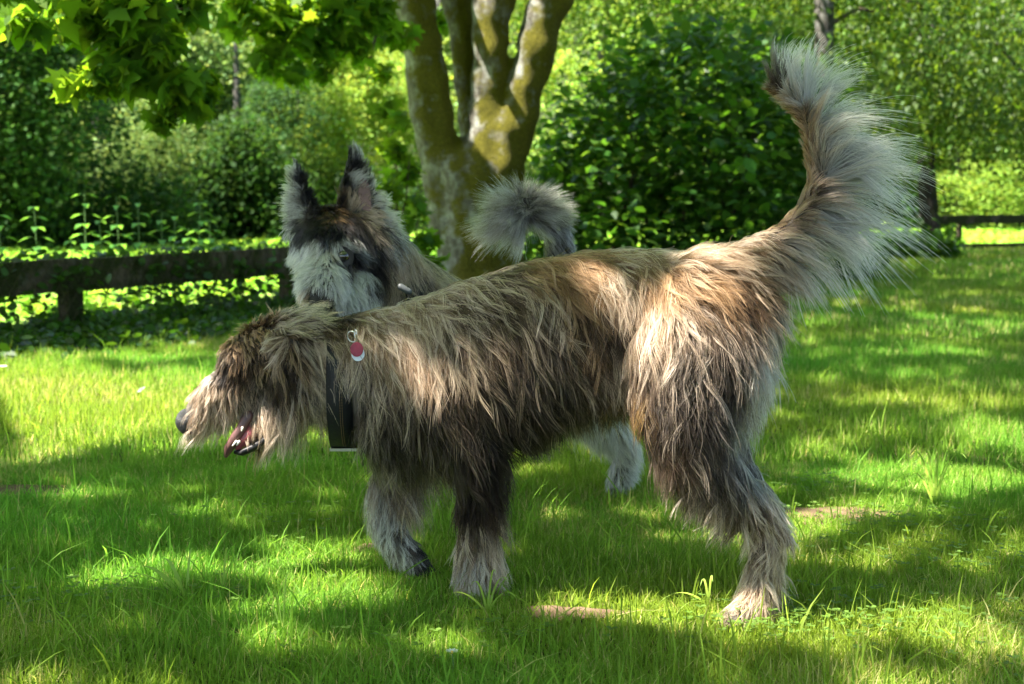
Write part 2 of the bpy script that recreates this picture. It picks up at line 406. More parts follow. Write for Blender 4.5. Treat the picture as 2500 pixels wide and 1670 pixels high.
# unseen maple on the right, trunk outside the frame, crown shaped for shade
tB = tag(empty('maple_tree', (4.0, 2.6, 0)), 'unseen maple right of the picture, its crown shaped to shade the lawn', 'tree')
leafmesh('crown', [leaves(LP[own == 1], .15, MAPLE, .8)], LEAF_MAPLE, tB)
mb = MB(); mb.tube([(4, 2.6, -.1), (4, 2.6, .3), (3.95, 2.6, 1.5), (3.9, 2.7, 3.2), (3.8, 2.8, 4.8)], [.32, .25, .2, .17, .1], 14); mb.build('trunk', BARK_B, tB)
for e in ((1.4, 3.2, 4.6), (2.4, .6, 4.6), (3.0, 5.4, 4.6), (5.6, 2.2, 5)):
    mb = MB(); limb(mb, (3.9, 2.7, 2.9 + random.random()), e, .09, .03); mb.build('branch', BARK_B, tB)

# the big three-stemmed mossy maple
YT = 11.0
tC = tag(empty('maple_tree', (W(1180, 690, YT).x, YT, 0)), 'big mossy maple parted into several stems behind the dogs', 'tree')
def wtube(spec, mat, seg=20):
    mb = MB()
    pts = [W(c, y, Y) for c, y, w, Y in spec]; r = [M(w / 2, Y) for c, y, w, Y in spec]
    P2 = []; R2 = []
    for i in range(len(pts) - 1):
        for k in range(5):
            t = k / 5; P2.append(pts[i].lerp(pts[i + 1], t)); R2.append((r[i] * (1 - t) + r[i + 1] * t) * (1 + random.uniform(-.03, .03)))
    P2.append(pts[-1]); R2.append(r[-1])
    mb.tube(P2, R2, seg)
    return mb
tr = wtube([(1180, 760, 330, YT), (1182, 715, 260, YT), (1180, 660, 210, YT), (1172, 590, 195, YT), (1165, 500, 205, YT), (1165, 430, 200, YT), (1180, 380, 150, YT), (1195, 330, 110, YT)], None)
for s in ([(1120, 560, 130, YT), (1098, 470, 125, YT), (1080, 400, 115, YT), (1058, 300, 105, YT), (1040, 200, 98, YT), (1022, 90, 100, YT), (1010, 0, 106, YT), (990, -200, 95, YT), (960, -600, 80, YT - .2), (900, -1300, 50, YT - .3)],
          [(1170, 470, 120, YT + .1), (1160, 400, 80, YT + .2), (1152, 330, 68, YT + .3), (1148, 230, 66, YT + .3), (1132, 100, 72, YT + .3), (1118, 0, 78, YT + .3), (1100, -300, 70, YT + .5), (1060, -1000, 45, YT + .8)],
          [(1190, 480, 130, YT), (1190, 400, 105, YT), (1192, 300, 84, YT), (1193, 200, 84, YT), (1200, 100, 92, YT), (1204, 0, 98, YT), (1215, -300, 85, YT), (1240, -1100, 50, YT - .2)],
          [(1190, 500, 150, YT), (1222, 400, 130, YT), (1240, 340, 118, YT), (1268, 270, 98, YT), (1292, 180, 95, YT), (1315, 90, 96, YT), (1345, 0, 100, YT), (1400, -300, 88, YT), (1500, -1000, 50, YT)]):
    m2 = wtube(s, None, 18); tr.add(m2.V, m2.F)
tro = tr.build('trunk', BARK_M, None)
rm = tro.modifiers.new('r', 'REMESH'); rm.mode = 'VOXEL'; rm.voxel_size = .022
dp = tro.modifiers.new('s', 'SMOOTH'); dp.iterations = 5
dg = bpy.context.evaluated_depsgraph_get()
me2 = bpy.data.meshes.new_from_object(tro.evaluated_get(dg)); old = tro.data; tro.modifiers.clear(); tro.data = me2
n = len(me2.vertices); co = np.empty(n * 3, np.float32); me2.vertices.foreach_get('co', co); co = co.reshape(-1, 3)
nm = np.empty(n * 3, np.float32); me2.vertices.foreach_get('normal', nm); nm = nm.reshape(-1, 3)
co += nm * (np.sin(co[:, 0] * 31 + co[:, 2] * 3) * .008 + np.sin(co[:, 2] * 9 + co[:, 0] * 14) * .012 + np.sin(co[:, 2] * 23 - co[:, 1] * 17) * .006)[:, None]
me2.vertices.foreach_set('co', co.ravel()); me2.update(); me2.polygons.foreach_set('use_smooth', [True] * len(me2.polygons))
me2.materials.clear(); me2.materials.append(BARK_M)
tro.parent = tC; tro.location = -tC.location
hang = blobs([(600, 20, 9.0, 90, 110), (700, 40, 9.2, 100, 150), (800, 30, 9.4, 100, 160), (900, 30, 9.6, 80, 130), (960, 80, 10, 55, 70), (680, 120, 9.2, 70, 80), (780, 120, 9.4, 70, 80), (640, 170, 9.1, 40, 24),
              (720, 190, 9.2, 45, 26), (780, 185, 9.4, 30, 14), (870, 120, 9.6, 60, 60), (930, 180, 10, 40, 30), (1070, 60, 11.5, 30, 20), (560, 60, 9, 50, 26), (945, 270, 10, 35, 25)])
leafmesh('crown', [leaves(LP[own == 2], .15, MAPLE, .8), leaves(hang, .11, MAPLE, .5, droop=.4)], LEAF_MAPLE, tC)
mb = MB()
limb(mb, W(1010, -200, YT), W(960, -60, 10), .05, .03); limb(mb, W(960, -60, 10), W(760, 90, 9.4), .03, .012, wob=.05); limb(mb, W(760, 50, 9.4), W(560, 90, 9.1), .014, .005, wob=.05)
limb(mb, W(900, 0, 9.7), W(690, 10, 9.2), .014, .005); limb(mb, W(960, -60, 10), W(900, 170, 9.7), .02, .006, wob=.05)
mb.build('branch', TWIG, tC)
for e in ((-3.5, 9, 5.5), (-1.5, 6.5, 5.2), (1.0, 7.0, 5.2), (-2.0, 13, 6)):
    mb = MB(); limb(mb, (W(1180, -900, YT).x, YT, W(1180, -900, YT).z), e, .08, .03); mb.build('branch', BARK_B, tC)

# drooping small-leaved birches on the right
tD = tag(empty('birch_tree', (W(2268, 617, 16.6).x, 16.6, 0)), 'dark trunked birch beside the far right fence, its fine foliage drooping over the meadow', 'tree')
mb = MB()
sp = [(2285, 640, 70, 16.6), (2278, 600, 52, 16.6), (2268, 520, 46, 16.6), (2262, 430, 46, 16.6), (2258, 330, 46, 16.6), (2245, 200, 44, 16.6), (2235, 0, 42, 16.6), (2230, -600, 34, 16.6), (2230, -1500, 20, 16.6)]
mb = wtube(sp, None, 12); mb.build('trunk', BARK_D, tD)
cur = []
for i in range(560):                                           # hanging sprays
    px = rng.uniform(2030, 2620); lim = np.interp(px, [2030, 2120, 2200, 2280, 2350, 2430, 2520, 2620], [220, 350, 370, 290, 270, 330, 350, 340])
    py = rng.uniform(-420, lim - 30) if rng.uniform() < .6 else lim - abs(rng.normal()) * 80 - 12
    Y = rng.uniform(12.6, 17.5)
    p = np.array(W(px, py, Y)); k = int(rng.integers(38, 70))
    q = p + rng.normal(size=(k, 3)) * np.array([.16, .2, .16]); q[:, 2] -= np.abs(rng.normal(size=k)) * .12
    cur.append(q)
cur = np.concatenate(cur + [LP[own == 3][::1]])
leafmesh('crown', [leaves(cur, .062, DIAM, .2, droop=.6)], LEAF_BIRCH, tD)
for (a, b) in (((2250, 150), (2480, 60)), ((2250, 260), (2090, 120)), ((2240, 60), (2560, 200)), ((2250, 330), (2400, 300)), ((2250, 120), (2110, 300))):
    mb = MB(); limb(mb, W(a[0], a[1], 16.5), W(b[0], b[1], 14.5), .035, .008, wob=.2, seg=6); mb.build('branch', BARK_D, tD)

tE = tag(empty('birch_tree', (W(2015, 660, 13.6).x, 13.6, 0)), 'grey mottled birch trunk rising behind the hazel bush', 'tree')
mb = wtube([(2030, 660, 70, 13.6), (2022, 500, 52, 13.6), (2018, 300, 50, 13.6), (2012, 110, 46, 13.6), (2012, 0, 48, 13.6), (2000, -600, 36, 13.6), (1990, -1500, 18, 13.6)], None, 12); mb.build('trunk', BARK_B, tE)
cur = []
for i in range(420):
    px = rng.uniform(1380, 2130); py = rng.uniform(-420, 20 + 90 * rng.uniform()); Y = rng.uniform(13.4, 16.5)
    p = np.array(W(px, py, Y)); k = int(rng.integers(24, 46)); q = p + rng.normal(size=(k, 3)) * np.array([.2, .2, .16]); cur.append(q)
leafmesh('crown', [leaves(np.concatenate(cur), .06, DIAM, .2, droop=.5)], LEAF_BIRCH, tE)
for (a, b) in (((2012, 60), (2180, 20)), ((2012, 200), (1700, 130)), ((2010, -50), (1600, 40))):
    mb = MB(); limb(mb, W(a[0], a[1], 13.6), W(b[0], b[1], 14), .03, .006, wob=.2, seg=6); mb.build('branch', TWIG, tE)

# hazel bush
tH = tag(empty('hazel_bush', (W(1660, 680, 12).x, 12.0, 0)), 'broad dense hazel bush with round leaves right of the mossy maple', 'bush')
cl = []
def outline_ok(px, py):
    top = np.interp(px, [1290, 1340, 1420, 1500, 1600, 1700, 1800, 1900, 1970, 2060, 2120], [640, 330, 230, 130, 95, 45, 70, 110, 210, 400, 640])
    return py > top
for i in range(2000):
    px = rng.uniform(1300, 2110); py = rng.uniform(40, 720)
    if not outline_ok(px, py + rng.normal() * 22): continue
    ed = min(1, (px - 1290) / 200, (2120 - px) / 200)
    Y = 12 + rng.normal() * .75 * max(ed, .3)
    p = np.array(W(px, py, Y)); k = int(rng.integers(5, 12))
    cl.append(p + rng.normal(size=(k, 3)) * np.array([.12, .14, .08]))
cl = np.concatenate(cl)
leafmesh('foliage', [leaves(cl, .092, OVAL, .7, .3)], LEAF_HAZEL, tH)
for i in range(11):
    px = 1480 + i * 40 + random.uniform(-20, 20)
    mb = MB(); limb(mb, (W(px, 680, 12).x * .9, 12 + random.uniform(-.2, .2), 0), W(1250 + (px - 1250) * 1.05 + random.uniform(-90, 90), random.uniform(160, 330), 12 + random.uniform(-.5, .5)), .022, .006, wob=.15, seg=6); mb.build('stem', TWIG, tH)

# dark leafy shrub left of the maple
tS = tag(empty('maple_sapling', (W(985, 700, 9.8).x, 9.8, 0)), 'dark leafy maple sapling left of the mossy maple trunk', 'sapling')
sap = blobs([(975, 300, 9.8, 40, 30), (960, 370, 9.7, 45, 36), (1000, 420, 9.8, 45, 36), (950, 460, 9.6, 50, 40), (1010, 510, 9.8, 45, 36), (960, 560, 9.6, 55, 46), (1030, 590, 9.8, 40, 30), (990, 640, 9.6, 70, 50), (1060, 640, 9.9, 40, 20)])
leafmesh('foliage', [leaves(sap, .105, MAPLE, .5)], LEAF_MAPLE, tS)
for a, b in ((960, 300), (1000, 380), (1030, 520)):
    mb = MB(); limb(mb, (W(985, 700, 9.8).x + random.uniform(-.05, .05), 9.8, 0), W(a, b, 9.75), .014, .004, seg=6); mb.build('stem', TWIG, tS)

# ------------------------------------------------------------------ far trees: four crowns, copied
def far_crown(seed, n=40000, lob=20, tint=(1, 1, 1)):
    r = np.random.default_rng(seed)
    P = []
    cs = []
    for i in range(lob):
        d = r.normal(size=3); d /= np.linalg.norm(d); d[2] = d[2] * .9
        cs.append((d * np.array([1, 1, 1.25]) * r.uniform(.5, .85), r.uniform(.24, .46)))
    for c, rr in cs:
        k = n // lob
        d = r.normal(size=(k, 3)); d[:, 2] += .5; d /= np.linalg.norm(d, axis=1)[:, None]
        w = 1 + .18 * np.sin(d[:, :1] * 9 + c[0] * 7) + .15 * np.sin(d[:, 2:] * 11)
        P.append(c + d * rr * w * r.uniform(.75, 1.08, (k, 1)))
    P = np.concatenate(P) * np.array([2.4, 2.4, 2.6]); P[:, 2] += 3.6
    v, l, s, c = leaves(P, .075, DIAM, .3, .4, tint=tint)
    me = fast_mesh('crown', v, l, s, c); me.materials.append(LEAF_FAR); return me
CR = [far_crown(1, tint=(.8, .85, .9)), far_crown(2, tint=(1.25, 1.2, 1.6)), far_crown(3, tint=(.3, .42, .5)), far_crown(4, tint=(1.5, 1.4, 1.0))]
def far_tree(label, x, y, s, k, rot, sz=1.0, name='tree', zoff=0):
    t = tag(empty(name, (x, y, 0)), label, 'tree', 'trees along the edge of the wood'); t.scale = (s, s, s * sz); t.rotation_euler.z = rot
    c = bpy.data.objects.new('crown', CR[k]); C.objects.link(c); c.parent = t; c['kind'] = 'stuff'; c.location.z = zoff
    mbb = MB(); mbb.tube([(0, 0, -.1), (.02, 0, 1), (.08, .05, 2.5), (.05, 0, 4.5)], [.16, .13, .1, .04], 8)
    me = bpy.data.meshes.new('trunk'); me.from_pydata(mbb.V, [], mbb.F); me.materials.append(BARK_B)
    o = bpy.data.objects.new('trunk', me); C.objects.link(o); o.parent = t
    return t
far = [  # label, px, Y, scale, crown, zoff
    ('tree tinted dark as shade at the left edge behind the fence', -20, 17.5, .95, 2, -1.2),
    ('willow tinted pale as sunlit, second from the left edge', 250, 24, 1.0, 1, -1.2),
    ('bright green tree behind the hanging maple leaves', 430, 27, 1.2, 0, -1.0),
    ('tree tinted dark for the shaded hollow left of the pricked ears', 590, 23, .72, 2, -1.9),
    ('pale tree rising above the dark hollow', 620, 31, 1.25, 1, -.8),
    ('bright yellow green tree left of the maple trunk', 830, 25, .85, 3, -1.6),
    ('tree tinted pale as sunlit, seen between the maple stems', 1080, 28, 1.2, 1, -.8),
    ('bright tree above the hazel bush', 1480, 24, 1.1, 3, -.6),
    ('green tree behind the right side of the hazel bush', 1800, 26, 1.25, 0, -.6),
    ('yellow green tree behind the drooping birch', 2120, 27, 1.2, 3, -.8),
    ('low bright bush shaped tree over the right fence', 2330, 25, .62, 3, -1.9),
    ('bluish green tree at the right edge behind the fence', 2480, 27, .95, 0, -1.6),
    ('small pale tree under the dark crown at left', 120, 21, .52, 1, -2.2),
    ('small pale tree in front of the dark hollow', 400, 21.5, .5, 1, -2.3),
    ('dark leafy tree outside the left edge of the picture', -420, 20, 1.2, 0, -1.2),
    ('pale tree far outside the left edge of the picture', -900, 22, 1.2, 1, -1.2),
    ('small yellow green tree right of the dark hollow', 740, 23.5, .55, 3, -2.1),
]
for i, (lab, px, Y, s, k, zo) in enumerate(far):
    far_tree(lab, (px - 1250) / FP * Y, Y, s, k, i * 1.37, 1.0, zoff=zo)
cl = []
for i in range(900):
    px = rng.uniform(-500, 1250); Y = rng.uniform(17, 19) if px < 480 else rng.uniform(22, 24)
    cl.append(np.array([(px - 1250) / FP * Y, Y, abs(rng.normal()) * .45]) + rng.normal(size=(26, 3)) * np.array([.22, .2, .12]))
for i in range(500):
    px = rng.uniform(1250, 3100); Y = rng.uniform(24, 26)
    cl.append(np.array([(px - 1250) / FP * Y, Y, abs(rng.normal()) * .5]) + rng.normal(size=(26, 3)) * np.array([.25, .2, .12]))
for i in range(520):  # thicket added to paint the deep shade of the hollow
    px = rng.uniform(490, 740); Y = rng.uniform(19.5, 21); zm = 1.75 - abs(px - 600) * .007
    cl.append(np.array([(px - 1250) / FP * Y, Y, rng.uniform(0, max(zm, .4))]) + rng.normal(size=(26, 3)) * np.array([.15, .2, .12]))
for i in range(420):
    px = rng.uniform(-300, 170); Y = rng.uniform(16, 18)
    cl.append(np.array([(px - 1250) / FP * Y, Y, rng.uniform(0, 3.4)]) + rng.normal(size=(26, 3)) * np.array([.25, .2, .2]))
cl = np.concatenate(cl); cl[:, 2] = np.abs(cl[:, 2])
un = link('undergrowth', fast_mesh('undergrowth', *leaves(cl, .09, DIAM, .3, .4, tint=(.2, .3, .24))), None, LEAF_FAR)  # dark tint paints the shade at the foot of the wood
tag(un, 'undergrowth tinted dark as shade along the foot of the wood beyond the meadow', 'undergrowth', kind='stuff')
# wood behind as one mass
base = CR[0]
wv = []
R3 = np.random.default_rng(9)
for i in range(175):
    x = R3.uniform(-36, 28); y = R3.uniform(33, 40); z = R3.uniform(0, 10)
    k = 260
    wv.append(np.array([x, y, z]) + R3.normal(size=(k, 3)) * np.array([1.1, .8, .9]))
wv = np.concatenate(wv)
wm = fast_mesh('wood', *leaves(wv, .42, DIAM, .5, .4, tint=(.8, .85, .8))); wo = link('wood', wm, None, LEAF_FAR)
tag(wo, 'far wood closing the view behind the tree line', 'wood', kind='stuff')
tk = MB()
ridge = MB()
HILLM = lawn_mat('wooded_hill_ground', (.025, .045, .015), (.05, .08, .025), (.06, .05, .03))
hill = MB(); hill.add([(-70, 40, -.1), (70, 40, -.1), (70, 60, 16), (-70, 60, 16), (70, 90, 18), (-70, 90, 18)], [(0, 1, 2, 3), (3, 2, 4, 5)])
h = hill.build('hill', HILLM, None, False); h['kind'] = 'structure'

# ------------------------------------------------------------------ fences
def rail(mbp, a, b, h0, h1, th=.04, parent=None):
    a = Vector(a); b = Vector(b); d = (b - a).normalized(); s = Vector((-d.y, d.x, 0)); n = 8
    mb = MB(); V = []
    for i in range(n + 1):
        p = a.lerp(b, i / n); w = random.uniform(-.004, .004)
        for (o, z) in ((-th / 2, h0 + w), (th / 2, h0 + w), (th / 2, h1 + w), (-th / 2, h1 + w)):
            V.append(p + s * o + Vector((0, 0, z)))
    F = []
    for i in range(n):
        for k in range(4): F.append((i * 4 + k, i * 4 + (k + 1) % 4, i * 4 + 4 + (k + 1) % 4, i * 4 + 4 + k))
    F += [(3, 2, 1, 0), (n * 4, n * 4 + 1, n * 4 + 2, n * 4 + 3)]
    mb.add(V, F)
    return mb.build('rail', WOOD, parent, False)
fl = tag(empty('fence', FA), 'low weathered rail fence overgrown with leaves on the left', 'fence')
ts = [-2.1, -.0, 0.45, 2.25, 4.05, 5.85]
posts = [-1.35, .445, 2.24]
for t in posts:
    p = FA + FD * t
    mb = MB(); ax = (FD, Vector((-FD.y, FD.x, 0)), Vector((0, 0, 1)))
    mb.box(p + Vector((0, 0, .18)), .05, .045, .215, ax); mb.build('post', WOOD, fl, False)
sd = Vector((-FD.y, FD.x, 0))
for i in range(len(posts) - 1):
    a = FA + FD * (posts[i] + .003) - sd * .068; b = FA + FD * (posts[i + 1] - .003) - sd * .068
    rail(None, a, b, .235, .405, .04, fl)
rail(None, FA + FD * (posts[0] - 1.8) - sd * .068, FA + FD * (posts[0] - .003) - sd * .068, .235, .405, .04, fl)
rail(None, FA + FD * (posts[2] + .003) - sd * .068, FA + FD * (posts[2] + .75) - sd * .068, .235, .405, .04, fl)
mb = MB()                                                   # wire netting stapled on the camera side
for i in range(62):
    t = -1.7 + i * .075
    for s in (1, -1):
        a = FA + FD * t - sd * .094 + Vector((0, 0, .02)); b = FA + FD * (t + s * .30) - sd * .094 + Vector((0, 0, .42))
        mb.tube([a, b], [.0012, .0012], 3, cap=False)
wn_ = mb.build('wire_netting', WIRE, fl, False)
fr = tag(empty('fence', W(2400, 617, 17.8) * 1), 'dark low two rail fence at the far right edge of the lawn', 'fence')
fr.location.z = 0
a0 = Vector((W(2235, 617, 17.4).x, 17.4, 0)); b0 = Vector((W(2640, 600, 18.6).x, 18.6, 0)); dd = (b0 - a0).normalized(); sd2 = Vector((-dd.y, dd.x, 0))
pr = [((W(2338, 600, 17.7)) - Vector((a0.x, a0.y, 0))).to_2d().length, ((W(2338, 600, 17.7)) - Vector((a0.x, a0.y, 0))).to_2d().length + 1.55]
for t in pr:
    p = a0 + dd * t; mb = MB(); mb.box(p + Vector((0, 0, .2)), .03, .03, .24, (dd, sd2, Vector((0, 0, 1)))); mb.build('post', WOOD, fr, False)
rail(None, a0 - sd2 * .05, b0 - sd2 * .05, .33, .44, .03, fr); rail(None, a0 - sd2 * .05, b0 - sd2 * .05, .0, .085, .03, fr)

# nettles along the left fence
def nettle(px, ytop, ybase, Y, label):
    b = W(px, ybase, Y); b.z = 0; t = W(px, ytop, Y)
    o = tag(empty('nettle_plant', b), label, 'plant', 'nettles behind the left fence')
    top = t.z; lean = random.uniform(-.03, .03)
    f = lambda z: Vector((b.x + lean * z / top, b.y, z))
    mb = MB(); mb.tube([f(0), f(top * .5), f(top)], [.005, .004, .002], 6); mb.build('stem', STEM, o)
    n = int(top / .06); P = []
    V = []; a = 0
    for i in range(2, n + 1):
        z = top * i / n; s = .105 * (1.15 - .72 * i / n) + .015
        for q in range(2):
            an = (i % 2) * 1.57 + q * math.pi + random.uniform(-.4, .4)
            d = Vector((math.cos(an), math.sin(an), 0)); c = f(z)
            e1 = Vector((-d.y, d.x, 0))
            for (u, w, hh) in ((0, 0, 0), (.35, .3, .06), (.7, .26, .0), (1.25, 0, -.35), (.7, -.26, .0), (.35, -.3, .06)):
                V.append(c + d * (.01 + u * s) + e1 * w * s + Vector((0, 0, hh * s)))
    k = len(V) // 6
    col = np.ones((len(V), 4)); col[:, :3] *= rng.uniform(.8, 1.3)
    me = fast_mesh('leaves', np.array(V), np.arange(len(V)), np.full(k, 6), col); lo = link('leaves', me, o, LEAF_NET); lo['kind'] = 'stuff'
for i, (px, yt, w) in enumerate([(16, 500, 'at the left edge of the picture'), (100, 506, 'second from the left edge, behind the fence'), (215, 475, 'tallest, just right of the fence post'),
        (262, 540, 'short, beside the tallest one'), (300, 480, 'straight, behind the middle of the rail'), (345, 498, 'with arched leaves behind the middle of the rail'), (395, 515, 'leaning, right of the arched one'), (430, 530, 'slender, left of the pair by the pale top'),
        (485, 497, 'with a pale lit top'), (515, 540, 'rightmost of the close group'), (460, 560, 'small, below the pale topped one'), (185, 590, 'lowest, right beside the fence post')]):
    nettle(px, yt, 800, float(7.9 + .0028 * px + random.uniform(0, .35)), 'nettle ' + w)

# leafy growth on the fence: brambles hanging in the gap, ground cover, band on the rail
cl = []
for i in range(600):
    t = rng.uniform(-1.9, 3.3); z = abs(rng.normal()) * .02 if rng.uniform() < .6 else rng.uniform(.03, .26)
    side = rng.uniform(-.35, .25)
    if z > .07 and (.48 < t < .95 or (-.3 < t < .0) or rng.uniform() < .45) : continue
    p = FA + FD * t - sd * side; p.z = z
    cl.append(np.array(p) + rng.normal(size=(9, 3)) * np.array([.07, .07, .035]))
for i in range(300):
    t = rng.uniform(-1.9, 3.1); p = FA + FD * t + sd * rng.uniform(.0, .3); p.z = .36 + rng.uniform(-.05, .05)
    cl.append(np.array(p) + rng.normal(size=(7, 3)) * np.array([.06, .06, .02]))
for i in range(60):
    t = rng.uniform(-.5, 3); p = FA + FD * t - sd * .1; p.z = rng.uniform(.22, .38)
    cl.append(np.array(p) + rng.normal(size=(6, 3)) * np.array([.05, .02, .03]))
for i in range(1500):
    px = rng.uniform(-300, 800); u = rng.uniform() ** 1.1
    e = G(px, np.interp(px, [-300, 0, 450, 640, 800], [925, 888, 850, 818, 785])); tt = (np.array([e.x, e.y]) - np.array([FA.x, FA.y])); 
    f = Vector((e.x, e.y, 0)); k = ((FA.x + (e.y - FA.y) * FD.x / FD.y) - e.x)
    p = np.array([e.x + k * u * .9, e.y + rng.uniform(0, .5) * (1 - .0 * u), 0])
    if p[0] < FA.x + (p[1] - FA.y) * FD.x / FD.y: continue
    hgt = .022 + .01 * u
    q = p + rng.normal(size=(9, 3)) * np.array([.07, .07, .0]); q[:, 2] = np.abs(rng.normal(size=9)) * hgt + .01
    cl.append(q)
cl = np.concatenate(cl); cl = cl[cl[:, 2] > .01]
br = link('bramble_growth', fast_mesh('bramble_growth', *leaves(cl, .05, OVAL, .5, .3)), None, LEAF_BRAM)
tag(br, 'leafy undergrowth of brambles and weeds along the left fence, coloured dark as shade', 'undergrowth', kind='stuff')
# low weeds at the foot of birch and bush
cl = []
for i in range(260):
    px = rng.uniform(2130, 2330); Y = 15.8 + rng.uniform(-.6, .4); p = np.array(G(px, 640)); p = np.array([(px - 1250) / FP * Y, Y, abs(rng.normal()) * .13])
    cl.append(p + rng.normal(size=(8, 3)) * .05)
for i in range(500):
    Y = rng.uniform(11.7, 13); px = rng.uniform(1000, 2100); cl.append(np.array([(px - 1250) / FP * Y, Y, abs(rng.normal()) * .12]) + rng.normal(size=(6, 3)) * .06)
wd = link('weeds', fast_mesh('weeds', *leaves(np.concatenate(cl), .075, OVAL, .5, .3)), None, LEAF_HAZEL)
tag(wd, 'low weeds at the foot of the birch and the hazel bush', 'weeds', kind='stuff')
# meadow grass and herbs beyond the fence
n = 60000
yy = 5 + 20 * rng.uniform(size=n) ** .8; xx = rng.uniform(-12, 10, n)
ok = ((xx < FA.x + (yy - FA.y) * FD.x / FD.y - .35) & (yy < 19)) | (yy > 19)
P = np.stack([xx, yy, rng.uniform(.01, .09, n)], 1)[ok]
mg = link('meadow_grass', fast_mesh('meadow_grass', *leaves(P, .1, DIAM, .2, .3, tint=(1.5, 1.5, 1.6))), None, GRASS)  # brighter tint paints sunlight into the meadow blades
tag(mg, 'meadow grass beyond the fences, tinted brighter as sunlit', 'grass', kind='stuff')

# ------------------------------------------------------------------ lawn grass
PATCH = [(G(2000, 1262), .16, .085), (G(1380, 1505), .085, .04), (G(920, 1345), .05, .03), (G(60, 1205), .16, .07)]
def fbm(x, y, s, ph=0):
    return (np.sin(x * s + 1.3 * np.sin(y * s * .9 + ph)) + np.sin(y * s * 1.3 + 1.7 * np.sin(x * s * .7 + ph * 2)) + np.sin((x + y) * s * 2.1 + ph) * .6 + np.sin((x - 1.6 * y) * s * 3.3) * .4) / 3
def blades(n, y0, y1, h, w, seg, dens_p=1.0, lean=.5, hv=.45, tint=(1, 1, 1)):
    Y = np.sqrt(rng.uniform(y0 ** 2, y1 ** 2, n)); X = rng.uniform(-1, 1, n) * (.372 * Y + .75)
    okk = X > FA.x + (Y - FA.y) * FD.x / FD.y + .12
    bb = np.clip((Y - 6.0) * .9, 0, 1) * .75; okk &= (X > FA.x + (Y - FA.y) * FD.x / FD.y + bb) | (Y > 11)
    for c, rx, ry in PATCH:
        okk &= ~((((X - c.x) / rx) ** 2 + ((Y - c.y) / ry) ** 2 < rng.uniform(.2, 1.9, n)) & (rng.uniform(size=n) < .78))
    X, Y = X[okk], Y[okk]; n = len(X)
    f = fbm(X, Y, 5.0)
    hh = h * (1 + .45 * f + .25 * fbm(X, Y, 17, 2)) * (1 + rng.uniform(-hv, hv, n))
    hh = np.maximum(hh, h * .25)
    az = rng.uniform(0, 2 * np.pi, n) ; ln = np.abs(rng.normal(size=n)) * lean
    dx, dy = np.cos(az), np.sin(az)
    sa = rng.uniform(0, np.pi, n); sx, sy = np.cos(sa), np.sin(sa)
    ww = w * rng.uniform(.6, 1.4, n)
    V = []
    rows = seg
    for k in range(rows + 1):
        t = k / rows
        ox = dx * ln * hh * t ** 1.8; oy = dy * ln * hh * t ** 1.8; z = hh * (t - .25 * ln.clip(0, 1.6) * t ** 2.2)
        if k < rows:
            wk = ww * (1 - .35 * t)
            V.append(np.stack([X + ox - sx * wk / 2, Y + oy - sy * wk / 2, z], 1)); V.append(np.stack([X + ox + sx * wk / 2, Y + oy + sy * wk / 2, z], 1))
        else:
            V.append(np.stack([X + ox, Y + oy, z], 1))
    V = np.stack(V, 1); k = V.shape[1]; idx = np.arange(n)[:, None] * k
    loops = []; 
    q = []
    for r in range(rows - 1):
        q.append(np.concatenate([idx + 2 * r, idx + 2 * r + 1, idx + 2 * r + 3, idx + 2 * r + 2], 1))
    tri = np.concatenate([idx + k - 3, idx + k - 2, idx + k - 1], 1)
    L = np.concatenate([x.ravel() for x in q] + [tri.ravel()]); S = np.concatenate([np.full(n, 4)] * (rows - 1) + [np.full(n, 3)])
    b = 1 + rng.uniform(-.3, .3, n)
    dry = (rng.uniform(size=n) < (.09 + .2 * (fbm(X, Y, 3.1, 4) > .3)) * (.25 if h > .06 else 1))
    col = np.stack([b * (1 + .35 * fbm(X, Y, 2.3, 1)), b, b * .9, np.ones(n)], 1); col[:, :3] *= np.asarray(tint)
    col[dry, :3] = np.stack([b[dry] * 2.5, b[dry] * 1.35, b[dry] * 4.0], 1)
    return V.reshape(-1, 3), L, S, np.repeat(col, k, 0)
def joinm(parts):
    V = []; L = []; S = []; K = []; o = 0
    for v, l, s, c in parts: V.append(v); L.append(l + o); S.append(s); K.append(c); o += len(v)
    return np.concatenate(V), np.concatenate(L), np.concatenate(S), np.concatenate(K)
gp = joinm([blades(370000, 1.65, 3.9, .029, .0021, 2, hv=.6, lean=.7), blades(170000, 3.9, 7.0, .04, .0045, 1, hv=.5), blades(120000, 7.0, 12.0, .045, .009, 1), blades(80000, 12, 18.8, .05, .018, 1)])
gr = link('lawn_grass', fast_mesh('lawn_grass', *gp), None, GRASS); tag(gr, 'short green lawn grass under the dogs', 'grass', kind='stuff')
